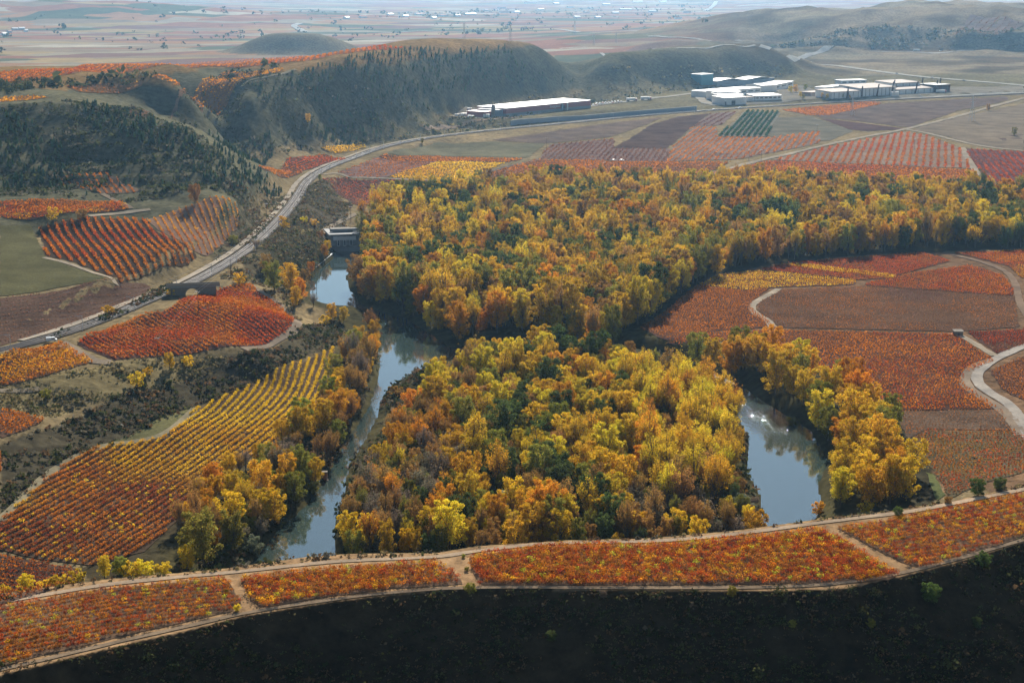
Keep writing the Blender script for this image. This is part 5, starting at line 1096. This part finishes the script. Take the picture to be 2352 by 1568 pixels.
# winery with leaning fins
r, L = site('winery', (1910,228), (2148,213), 'long pale winery hall with dark leaning fins and low roofs', 'winery')
def blk(x0, x1, y0, y1, h0, h1, wall, roof, n):
    b = MB().hexa([(x0,y0,0),(x1,y0,0),(x1,y1,0),(x0,y1,0),(x0,y0,h0),(x1,y0,h0),(x1,y1,h1),(x0,y1,h1)]).build('wing', wall, r)
    MB().hexa([(x0-.6,y0-.8,h0+.02),(x1+.6,y0-.8,h0+.02),(x1+.6,y1+.6,h1+.02),(x0-.6,y1+.6,h1+.02),(x0-.6,y0-.8,h0+.6),(x1+.6,y0-.8,h0+.6),(x1+.6,y1+.6,h1+.6),(x0-.6,y1+.6,h1+.6)]).build('roof', roof, b)
    for k in range(n):
        x = x0 + (x1 - x0) * (k + .5) / n; MB().box(x - .35, x + .35, y0 - .12, y0 + .1, .5, h0 - .6).build('pilaster', M_DGREY, b)
blk(0, L*.27, 0, 30, 9, 11, M_PALE, M_BROWN, 6); blk(L*.275, L*.62, 3, 42, 11.5, 14.5, M_PALE, M_BROWN, 9); blk(L*.625, L*.99, 2, 24, 7.5, 9.5, M_PALE, M_BROWN, 6); blk(L*.72, L*.985, 26, 60, 14, 16, M_PALE, M_BROWN, 4); blk(L*1.0, L*1.15, 0, 30, 11, 11.4, M_RUST, M_DGREY, 3)
for fx_, fy_, h_, ln in ((.13,-1,15,2),(.28,2,15,2),(.40,-2,17,5),(.55,-1,19,4),(.78,-1,18,6),(.72,27,19,3),(1.02,31,20,4),(1.08,15,17,4),(1.14,20,19,4)):
    x = L * fx_; MB().hexa([(x,fy_-.7,0),(x+3.2,fy_-.7,0),(x+3.2,fy_-.1,0),(x,fy_-.1,0),(x+ln,fy_-.7,h_),(x+ln+1.6,fy_-.7,h_),(x+ln+1.6,fy_-.1,h_),(x+ln,fy_-.1,h_)]).build('fin', M_RUST, r)
r, L = site('crate_stack', (2048,222), (2062,221), 'tall stack of pale crates in front of the winery', 'crates')
for i in range(6):
    for j in range(3): MB().box(i*2.1, i*2.1+1.95, 0, 2.2, .2+j*2.1, 2.15+j*2.1).build('crate', M_WHITE, r)
# hydropower house in the river
a = on_plane((763,579), 0)[0]; b = on_plane((816,577), 0)[0]
r = obj('hydropower_house', None); r.location = (a[0], a[1], -.5); r.rotation_euler = (0, 0, math.atan2(b[1]-a[1], b[0]-a[0])); L = math.hypot(*(b-a)[:2]); tag(r, 'grey concrete hydropower house standing across the river below the railway', 'power station')
MB().box(-1, L + 3, 0, 26, -1.5, 11.4).build('wall', M_GREY, r)
MB().box(-2, L + 5, -.8, 27, 11.41, 12.4).build('parapet', M_GREY, r)
MB().box(-1.2, L + 3.2, -.9, -.05, -1.5, 4.0).build('plinth', M_GREY, r)
for k in range(3):
    x = L * (.28 + .27 * k); p = MB().box(x - .9, x + .9, -.45, .1, 4.3, 10.6).build('pilaster', M_PALE, r); MB().box(x - .5, x + .5, -.55, -.4, 4.8, 8.2).build('slot_window', M_GLASS, p)
for k in range(4):
    x = L * (.145 + .27 * k); MB().box(x - 1.3, x + 1.3, -.2, .1, 8.2, 10.8).build('panel', M_PALE, r)
MB().box(2, L, 8, 26.5, 12.61, 13.2).build('terrace', M_STONE, r); MB().box(0, L + 4, 9, 9.5, 12.62, 14.6).build('upper_wall', M_GREY, r)
a = on_plane((765,588),0)[0]; b = on_plane((722,624),0)[0]
rw = obj('quay_wall', None); rw.location = (a[0], a[1], -.4); d = b - a; rw.rotation_euler = (0,0,math.atan2(d[1],d[0])); Lq = math.hypot(*d[:2]); tag(rw, 'pale quay wall on the left shore below the hydropower house', 'wall')
MB().box(0, Lq, -.8, 0, -1.5, 2.2).build('wall_panel', M_GREY, rw); MB().box(-.1, Lq, -1.0, .2, 2.21, 2.5).build('coping', M_WHITE, rw)
# railway overbridge with an arch
a, b = G(392,680), G(508,664); r = obj('road_bridge', None); r.location = (a.x, a.y, min(a.z,b.z)-.3); d = b - a; r.rotation_euler = (0,0,math.atan2(d.y,d.x)*.25); L = 23.0; tag(r, 'dark stone road bridge with one arch over the railway', 'bridge')
m = MB(); cx, rad, sp, top = L*.47, 3.3, 1.2, 5.2; N = 12
arc = [(cx - rad * math.cos(math.pi * i / N), sp + rad * math.sin(math.pi * i / N)) for i in range(N + 1)]
for y0 in (0, 5.0):
    pts = [(0,0),(0,top)]; 
    m.add([(0,y0,0),(cx-rad,y0,0),(cx-rad,y0,sp),(0,y0,top),(cx-rad,y0,top),(L,y0,0),(cx+rad,y0,0),(cx+rad,y0,sp),(L,y0,top),(cx+rad,y0,top)], [(0,1,2,4,3),(6,5,8,9,7)])
    for i in range(N):
        (x1,z1),(x2,z2) = arc[i], arc[i+1]; m.add([(x1,y0,z1),(x2,y0,z2),(x2,y0,top),(x1,y0,top)], [(0,1,2,3)])
for i in range(N):
    (x1,z1),(x2,z2) = arc[i], arc[i+1]; m.add([(x1,0,z1),(x2,0,z2),(x2,5,z2),(x1,5,z1)], [(0,1,2,3)])
m.add([(cx-rad,0,0),(cx-rad,5,0),(cx-rad,5,sp),(cx-rad,0,sp),(cx+rad,0,0),(cx+rad,5,0),(cx+rad,5,sp),(cx+rad,0,sp),(0,0,0),(0,5,0),(0,5,top),(0,0,top),(L,0,0),(L,5,0),(L,5,top),(L,0,top)], [(0,1,2,3),(4,5,6,7),(8,9,10,11),(12,13,14,15)])
m.build('arch_wall', M_STONE, r); MB().box(-2, L+2, -.25, 5.25, top+.01, top+.5).build('deck', M_GREY, r)
for y in (-.2, 4.9): MB().box(-2, L+2, y, y+.35, top+.51, top+1.4).build('parapet', M_STONE, r)
# hut at the fork
r, L = site('stone_hut', (2192,772), (2212,772), 'small dark stone hut at the fork of the pale tracks', 'hut')
MB().box(0, L, 0, 3.6, 0, 2.5).build('wall', M_STONE, r); MB().hexa([(-.3,-.3,2.51),(L+.3,-.3,2.51),(L+.3,3.9,2.9),(-.3,3.9,2.9),(-.3,-.3,2.75),(L+.3,-.3,2.75),(L+.3,3.9,3.15),(-.3,3.9,3.15)]).build('roof', M_STONE, r); MB().box(L*.4, L*.4+.9, -.06, .1, .1, 1.9).build('door', M_DGREY, r)
# ---------------------------------------------------------------- far farms and houses on the plain
random.seed(9)
FARMS = [(837,42,14),(969,35,22),(1020,38,16),(1054,38,10),(1084,35,26),(1155,20,20),(1166,30,38),(1220,8,26),(1313,18,16),(1440,24,30),(1467,6,24),(1525,6,16),(1328,42,14),(1376,43,12),(1416,32,16),(37,70,14),(14,82,12),(52,69,14),(900,36,12),(935,40,12),(1120,26,12),(1190,30,12),(1245,24,14),(1500,28,18),(1560,44,16),(1350,30,12),(800,44,10),(1000,44,10),(62,74,8),(25,76,8),(1580,30,20),(1395,12,18),(1280,10,12)]
FARMS.sort()
for i, (px, py, wpx) in enumerate(FARMS):
    near = ['where the far road glints', 'in the hazy village on the plain', 'beyond the table hill crest', 'under the far wooded rise', 'near the blue far hill'][0 if px < 100 else 1]
    lab = f"pale farm building at the left picture edge of the hazy plain, {ORDW[i]} from left" if px < 100 else f"white building in the hazy plain, {ORDW[i - 5] if i - 5 < 20 else ORDW[i - 25] + ' beyond the twentieth'} from left"
    shed('farm_building', (px - wpx / 2, py), (px + wpx / 2 * .8, py - .3), 13, 5.5, lab, M_WHITE, random.choice([M_WHITE, M_WHITE, M_TILE]), gable=3, group='buildings on the hazy plain', cat='building')
for nm, line, wd in (('far_highway', [(700,74),(685,66),(672,60),(690,54)], 22), ('far_bright_road', [(1620,26),(1640,14),(1645,4)], 24), ('far_white_road', [(1690,16),(1730,12),(1800,8)], 24), ('far_bend_road', [(1250,68),(1290,68),(1330,75)], 14), ('far_lane', [(870,78),(960,72),(1030,70)], 9), ('bluff_road', [(1285,113),(1300,111),(1350,110)], 9), ('bluff_top_road', [(1380,123),(1500,118),(1620,112),(1735,105)], 6), ('far_pale_lane', [(1490,84),(1560,88),(1620,92),(1700,95)], 10)):
    strip(nm, line, wd, M_TRACK, (.62,.57,.5), off=.6)

# ---------------------------------------------------------------- vehicles
def car_meshes(col, nm, van=False):
    paint_ = plain_mat(nm, col, .35, .5, .05, 1); L_, Wd = 4.4, 1.75; m = MB()
    prof = [(-2.2,.35),(2.2,.35),(2.2,.78),(1.25,.95),(.55,1.45),(-1.3,1.5),(-2.05,1.0),(-2.2,.9)] if not van else [(-2.4,.4),(2.3,.4),(2.35,1.0),(1.7,1.15),(1.2,1.95),(-2.35,2.0),(-2.4,1.0)]
    n = len(prof); V = [(x, -Wd/2, z) for x, z in prof] + [(x, Wd/2, z) for x, z in prof]
    m.add(V, [tuple(range(n))[::-1], tuple(range(n, 2*n))] + [(i, (i+1) % n, (i+1) % n + n, i + n) for i in range(n)])
    gl = MB(); z0, z1, x0, x1 = (1.0, 1.38, -1.25, .75) if not van else (1.2, 1.7, -.2, 1.2)
    for y in (-Wd/2-.015, Wd/2-.005): gl.box(x0, x1, y, y+.02, z0, z1)
    ws = MB().hexa([(.62,-.7,1.40),(1.18,-.7,1.0),(1.2,.7,1.0),(.64,.7,1.40),(.60,-.7,1.42),(1.2,-.7,1.02),(1.22,.7,1.02),(.62,.7,1.42)])
    wh = MB()
    wheels = []
    for x in (-1.35, 1.35):
        for y in (-.86, .66): w = MB(); w.tube([(x, y, .33), (x, y + .2, .33)], .33, 10); wheels.append(w.mesh('wheel', M_BLACK))
    return [m.mesh('body', paint_), gl.mesh('side_window', M_GLASS), ws.mesh('windscreen', M_GLASS)] + wheels
CARS = [car_meshes(c, n) for c, n in (((.75,.75,.73), 'white_paint'), ((.35,.37,.4), 'silver_paint'), ((.06,.08,.14), 'dark_blue_paint'), ((.28,.03,.03), 'red_paint'))]
CNAMES = ['white', 'silver', 'dark blue', 'red']
VAN = car_meshes((.72,.75,.74), 'van_paint', True)
def place(parts, name, px, py, ang, label, cat, group=None, off=.3):
    g_ = G(px, py); r = obj(name, None); r.location = (g_.x, g_.y, g_.z + off + g_.y * .00015); r.rotation_euler = (0, 0, math.radians(ang)); tag(r, label, cat, group)
    for m in parts: obj(m.name.split('.')[0], m, r)
    return r
place(VAN, 'parked_van', 119, 786, 20, 'white van parked on the track between railway and orange vineyard', 'van')
truck = [MB().box(-6.2, 5.8, -1.25, 1.25, 1.1, 3.9).mesh('trailer', M_WHITE), MB().box(6.0, 8.2, -1.2, 1.2, .7, 3.3).mesh('cab', M_RED), MB().box(8.21, 8.26, -1.0, 1.0, 1.9, 3.0).mesh('windscreen', M_GLASS), MB().box(-6, 8, -.5, .5, .7, 1.09).mesh('chassis', M_DGREY)]
for x in (-5, -3.8, -2.6, 4.6, 7.2):
    for y in (-1.25, .95): w = MB(); w.tube([(x, y, .5), (x, y + .3, .5)], .5, 10); truck.append(w.mesh('wheel', M_BLACK))
place(truck, 'lorry', 1449, 233.5, 18, 'lorry with a long pale trailer on the factory road, left of the pair', 'lorry', 'lorries on the factory road')
place(truck, 'lorry', 1482, 230.5, 18, 'lorry with a long pale trailer on the factory road, right of the pair', 'lorry', 'lorries on the factory road')
place(truck, 'lorry', 2105, 119, 0, 'lorry driving along the straight highway below the far slope', 'lorry')
place(truck, 'lorry', 2160, 214, 10, 'lorry standing beside the winery yard', 'lorry')
for i, (px, py, k, a, lab) in enumerate(((1410,371,1,10,'silver car parked between two field edges beyond the wood, left of the pair'),(1428,371,0,10,'white car parked between two field edges beyond the wood, right of the pair'),(2160,119,0,0,'white car behind the lorry on the straight highway'),(2141,180,0,-40,'white car on the bright main road above the winery fins'),(2214,187,1,-35,'silver car on the bright main road right of the winery'),(2060,171,2,-40,'dark blue car on the bright main road left of the fins'),(1700,250,0,5,'white car beside the railway under the estate, right one'),(1640,254,0,5,'white car beside the railway under the estate, left one'))):
    place(CARS[k], 'car', px, py, a, lab, 'car')
lot = [(1362 + i * 6.5, 243.5 - i * .72) for i in range(11)] + [(1370 + i * 7, 240.0 - i * .75) for i in range(8)]
for i, (px, py) in enumerate(lot):
    k = (i * 7 + i // 3) % 4; row = 'front' if i < 11 else 'back'
    place(CARS[k], 'car', px, py, 100, f"{CNAMES[k]} car parked beside the factory, {ORDW[i if i < 11 else i - 11]} from left in the {row} line", 'car', 'cars in the factory car park')

# ---------------------------------------------------------------- poles, pylons, masts, wires
def lattice(h, w, arms=3):
    m = MB()
    for i in range(4):
        sx, sy = ((-1,-1),(1,-1),(1,1),(-1,1))[i]; m.tube([(sx*w/2, sy*w/2, -.3), (sx*w*.12, sy*w*.12, h*.7), (sx*w*.1, sy*w*.1, h)], [.16,.13,.1], 4)
    z = 0; k = 0
    while z < h * .95:
        s = (w/2) * (1 - z / (h*.7)) + w*.12 * (z / (h*.7)) if z < h*.7 else w*.11; z2 = z + max(1.6, s * 2.0); s2 = (w/2) * (1 - z2 / (h*.7)) + w*.12 * (z2 / (h*.7)) if z2 < h*.7 else w*.1; z2 = min(z2, h)
        for (ax, ay), (bx, by) in (((-1,-1),(1,-1)), ((1,-1),(1,1)), ((1,1),(-1,1)), ((-1,1),(-1,-1))): m.tube([(ax*s, ay*s, z), (bx*s2, by*s2, z2)], .07, 3); m.tube([(bx*s, by*s, z), (ax*s2, ay*s2, z2)], .07, 3)
        z = z2
    arm = MB(); ins = MB()
    for j in range(arms):
        za = h * (.74 + .1 * j); ww = w * (.75 - .1 * j)
        for s in (-1, 1): arm.tube([(0, 0, za + .7), (s*ww, 0, za)], .09, 3); arm.tube([(0, 0, za - .2), (s*ww, 0, za)], .09, 3); ins.tube([(s*ww, 0, za), (s*ww, 0, za - 1.4)], .12, 4)
    return [m.mesh('lattice_mast', M_STEEL), arm.mesh('cross_arm', M_STEEL), ins.mesh('insulators', M_GLASSP)]
M_STEEL = plain_mat('galvanised_steel', (.42,.43,.44), .5, .5, .1, 1, .4); M_GLASSP = plain_mat('insulator', (.5,.52,.5), .3, .5, .1, 1); M_WOOD = plain_mat('pole_timber', (.12,.09,.07), .9, .1, .3, 1)
PYL = lattice(30, 5.5)
def pylon(px, py, s, lab, tmin=300):
    g_ = G(px, py, tmin); r = obj('lattice_pylon', None); r.location = g_; r.scale = (s, s, s); r.rotation_euler = (0, 0, .4); tag(r, lab, 'pylon', 'lattice pylons')
    for m in PYL: obj(m.name.split('.')[0], m, r)
    return r
P1 = pylon(1957, 266, .85, 'lattice pylon on the orange wedge vineyard before the winery'); P2 = pylon(2232, 279, 1.0, 'lattice pylon standing on the plum field by the field road')
pylon(1172, 98, .75, 'lattice pylon on the highest crest of the table hill'); pylon(1320, 80, 1.2, 'tall lattice pylon on the hazy plain right of the table hill'); pylon(1364, 104, .8, 'small lattice pylon behind the right end of the table hill'); pylon(1066, 90, .7, 'small lattice pylon behind the orange vineyard on the table hill'); pylon(1415, 98, .7, 'small lattice pylon beside the pale far track')
def pole(px, py, h, lab, ang=0, twin=False, tmin=300):
    g_ = G(px, py, tmin); r = obj('power_pole', None); r.location = g_; r.rotation_euler = (0, 0, math.radians(ang)); tag(r, lab, 'power pole', 'power poles')
    for x in ((-1.3, 1.3) if twin else (0,)): MB().tube([(x, 0, -.5), (x, 0, h)], [.2, .13], 6).build('post', M_WOOD, r)
    MB().box(-2.0 if twin else -1.1, 2.0 if twin else 1.1, -.1, .1, h - .3, h - .1).build('cross_arm', M_STEEL, r)
    for x in ((-1.7, 0, 1.7) if twin else (-.95, 0, .95)): MB().tube([(x, 0, h - .1), (x, 0, h + .45)], [.1, .07], 5).build('insulator', M_WHITE, r)
    return Vector(g_) + Vector((0, 0, h + .3))
Q = [pole(363,834,11,'thin power pole at the lower edge of the bright red vineyard',10), pole(456,722,11,'thin power pole in the upper bright red vineyard',10), pole(530,640,11,'power pole beside the railway just above the arched bridge',10)]
pole(590,548,11,'power pole on the spur flank left of the railway curve'); pole(612,505,11,'power pole on the spur flank higher up the railway curve'); pole(630,470,11,'power pole on the spur flank near the pine nose'); 
Q2 = [pole(720,566,17,'twin timber power pole on the slope above the hydropower house',20,True), pole(806,510,11,'power pole beside the dam track')]
pole(1388,402,11,'power pole in the brown-orange vineyard beyond the wood'); pole(1141,440,11,'power pole at the wood edge beyond the farm track'); pole(1255,345,12,'power pole at the corner of the stubble field'); pole(1876,312,12,'power pole between the striped plots by the valley road'); pole(1980,362,11,'power pole inside the boldly striped red vineyard'); pole(1748,372,11,'power pole beside the valley road near the wood'); pole(2100,345,11,'power pole in the right half of the boldly striped vineyard'); pole(2298,376,11,'power pole in the dark crimson vineyard'); pole(1720,372,11,'power pole left of the valley road near the wood')
def wire(a, b, name, lab, sag=1.5):
    m = MB(); c = [a.lerp(b, t / 8) - Vector((0, 0, sag * 4 * (t / 8) * (1 - t / 8))) for t in range(9)]; o_ = c[0]
    m.tube([p - o_ for p in c], .035, 3); o = m.build(name, M_STEEL, None, o_); tag(o, lab, 'wire', 'overhead wires')
for i, (a, b, s) in enumerate(((Q[0], Q[1], 'lower'), (Q[1], Q[2], 'upper'))):
    for k, w_ in ((-.9, 'left'), (.9, 'right')): wire(a + Vector((k,0,0)), b + Vector((k,0,0)), 'power_line', f"{w_} wire of the {s} span across the bright red vineyard")
# overhead-line masts along the railway
mast_parts = None; seq = resample(RAILW, 46); cnt = 0
cum = [(p, i) for i, p in enumerate(seq) if 600 < p[1] < 2100]
mast_parts = [MB().tube([(0,0,-.3),(0,0,7.6)], [.17,.12], 5).mesh('post', M_STEEL), MB().tube([(0,0,7.2),(4.2,0,7.2)], .09, 4).mesh('cantilever', M_STEEL), MB().tube([(0,0,6.0),(3.2,0,7.1)], .06, 4).mesh('strut', M_STEEL)]
tops = []
for j, (p, i) in enumerate(cum[:40]):
    t = seq[min(i+1, len(seq)-1)] - seq[max(i-1, 0)]; ang = math.atan2(t[1], t[0]); n_ = np.array([math.sin(ang), -math.cos(ang)]) * 5.2
    q = p + n_; r = obj('railway_mast', None); r.location = (q[0], q[1], float(H(*q))); r.rotation_euler = (0, 0, ang + math.pi/2); tag(r, f"railway overhead mast, {ORDW[j % 20]} {'from the near end of the line' if j < 20 else 'of the far stretch past the curve'}", 'mast', 'masts along the railway')
    for m in mast_parts: obj(m.name.split('.')[0], m, r)
    tops.append(Vector((p[0] + n_[0]*.2, p[1] + n_[1]*.2, float(H(*q)) + 7.1)))
m = MB()
for a, b in zip(tops[:-1], tops[1:]): m.tube([a - tops[0], b - tops[0]], .04, 3)
o = m.build('contact_wire', M_STEEL, None, tops[0]); tag(o, 'overhead contact wire hung along the railway masts', 'wire')

# ---------------------------------------------------------------- small things by the river, and a bird
g_ = on_plane((746,1102), 0)[0]; r = obj('river_pier', None); r.location = (g_[0], g_[1], -1); tag(r, 'old brick pier stump standing in the left river reach', 'pier')
MB().box(-.9, .9, -.8, .8, 0, 3.9).build('shaft', M_TILE, r); MB().box(-1.05, 1.05, -.95, .95, 3.91, 4.3).build('cap', M_STONE, r); MB().box(-1.4, 1.4, -1.3, 1.3, 0, 1.2).build('footing', M_STONE, r)
for px, py, ang, lab in ((762,1058,.3,'bleached branch snagged in the river above the brick pier'),(688,1155,.5,'bleached branch at the left bank below the brick pier'),(872,835,.2,'dead branch leaning over the water beside the slender trees')):
    g_ = on_plane((px, py), 0)[0]; m = MB(); m.tube([(-1.6,0,.1),(0,.1,.5),(1.8,0,1.0)], [.16,.12,.04], 5); m.tube([(0,.1,.5),(.7,.4,1.4)], [.08,.02], 4); m.tube([(.7,.05,.7),(1.4,-.5,1.3)], [.07,.02], 4)
    o = m.build('driftwood_branch', M_PALE, None, g_); o.rotation_euler = (0, 0, ang); tag(o, lab, 'branch', 'branches in the river')
d = rays([(2238,1052)])[0]; d = d / d[1] * 330; r = obj('bird', None); r.location = (d[0], d[1], CAM_Z + d[2]); r.rotation_euler = (.2, -.7, 1.0); tag(r, 'dark bird in flight over the olive and red vineyard', 'bird')
m = MB(); m.tube([(-.26,0,0),(-.12,0,.01),(.06,0,.02),(.2,0,.03),(.28,0,.02)], [.02,.07,.09,.05,.01], 7)
for s in (-1, 1): m.hexa([(-.08,s*.05,.02),(.1,s*.05,.02),(.06,s*.34,.12),(-.1,s*.34,.12),(-.08,s*.05,.05),(.1,s*.05,.05),(.06,s*.34,.14),(-.1,s*.34,.14)]); m.hexa([(-.1,s*.34,.12),(.06,s*.34,.12),(-.1,s*.66,.08),(-.14,s*.64,.08),(-.1,s*.34,.14),(.06,s*.34,.14),(-.1,s*.66,.09),(-.14,s*.64,.09)])
m.hexa([(-.26,-.03,-.01),(-.24,.03,-.01),(-.42,.08,0),(-.42,-.08,0),(-.26,-.03,.01),(-.24,.03,.01),(-.42,.08,.01),(-.42,-.08,.01)])
m.build('body', M_BLACK, r)
# mill pond and landing behind the golden wood
me, _ = drape('mill_pond', [(1888,455),(1920,448),(1990,446),(2000,462),(1950,472),(1890,470)], M_WATER, (1,1,1), .25); tag(obj('mill_pond_water', me), kind='structure')
strip('mill_path', [(1885,447),(1930,444),(1985,445)], 7, M_TRACK, PALE, off=.5)
# green netted rows beyond the wood, yellow trees in the estate
o = fv('dark green netted orchard in straight rows in front of the estate', [(1652,315),(1700,266),(1712,256),(1793,259),(1778,285),(1760,315)], [(1690,314),(1735,262)], [np.array((.035,.075,.035)), np.array((.045,.09,.04))], (.3,.26,.19), split=True, spacing=5.9, step=2.0, K=6, size=1.5, hgt=3.0, wid=.6, seed=70); o.name = 'orchard'; o['category'] = 'orchard'
for ch in o.children:
    if ch.name.startswith('vine_row'): ch.name = 'tree_row'
for px, py, s, c, lab in ((1815,214,.6,'yellow','yellow tree left in the group beside the estate'),(1828,213,.65,'golden','golden tree in the middle of the group beside the estate'),(1838,224,.45,'yellow','small yellow tree before the group beside the estate'),(1888,226,.45,'golden','golden tree before the low brown building'),(1900,228,.4,'yellow','yellow tree left of the winery front'),(1935,226,.35,'olive','olive tree at the winery corner'),(1850,207,.5,'olive','olive tree behind the group beside the estate'),(1845,228,.4,'olive','low olive tree nearest the railway by the estate'),(1952,227,.3,'golden','small golden tree against the winery wall'),(708,283,.5,'golden','lone golden tree on the slope track under the table hill'),(2330,312,.55,'olive','lone tree on the tan field near the picture edge'),(2270,255,.5,'rusty','brown tree where the field road leaves the frame'),(735,415,.35,'olive','small tree at the railway crossing by the farm track'),(970,330,.3,'olive','small tree beside the railway near the stubble field'),(1145,415,.3,'green','small green tree at the corner of the yellow plot')):
    g_ = G(px, py); o = put_tree('poplar', c, g_.x, g_.y, s); tag(o, lab, 'tree', 'single trees about the fields')
for px, py, lab in ((1892,452,'bare columnar poplar by the mill pond, left of the pair'),(1906,454,'bare columnar poplar by the mill pond, right of the pair'),(1592,448,'golden columnar poplar at the far edge of the wood, left one'),(1608,450,'golden columnar poplar at the far edge of the wood, right one')):
    g_ = G(px, py); o = put_tree('column', 'grey' if 'bare' in lab else 'orange', g_.x, g_.y, 1.05); tag(o, lab, 'tree', 'columnar poplars')

# ---------------------------------------------------------------- haze
mh, n, l = new_mat('valley_haze')
v = n.new('ShaderNodeVolumePrincipled'); v.inputs['Density'].default_value = .000029; v.inputs['Density Attribute'].default_value = ''
v.inputs['Color'].default_value = (.34, .64, 1.0, 1); v.inputs['Anisotropy'].default_value = .75
o = n.new('ShaderNodeOutputMaterial'); l.new(v.outputs[0], o.inputs['Volume'])
tag(MB().box(-31500, 31500, -150, 49000, -8, 190).build('haze', mh), 'pale blue valley haze', 'haze', kind='stuff')
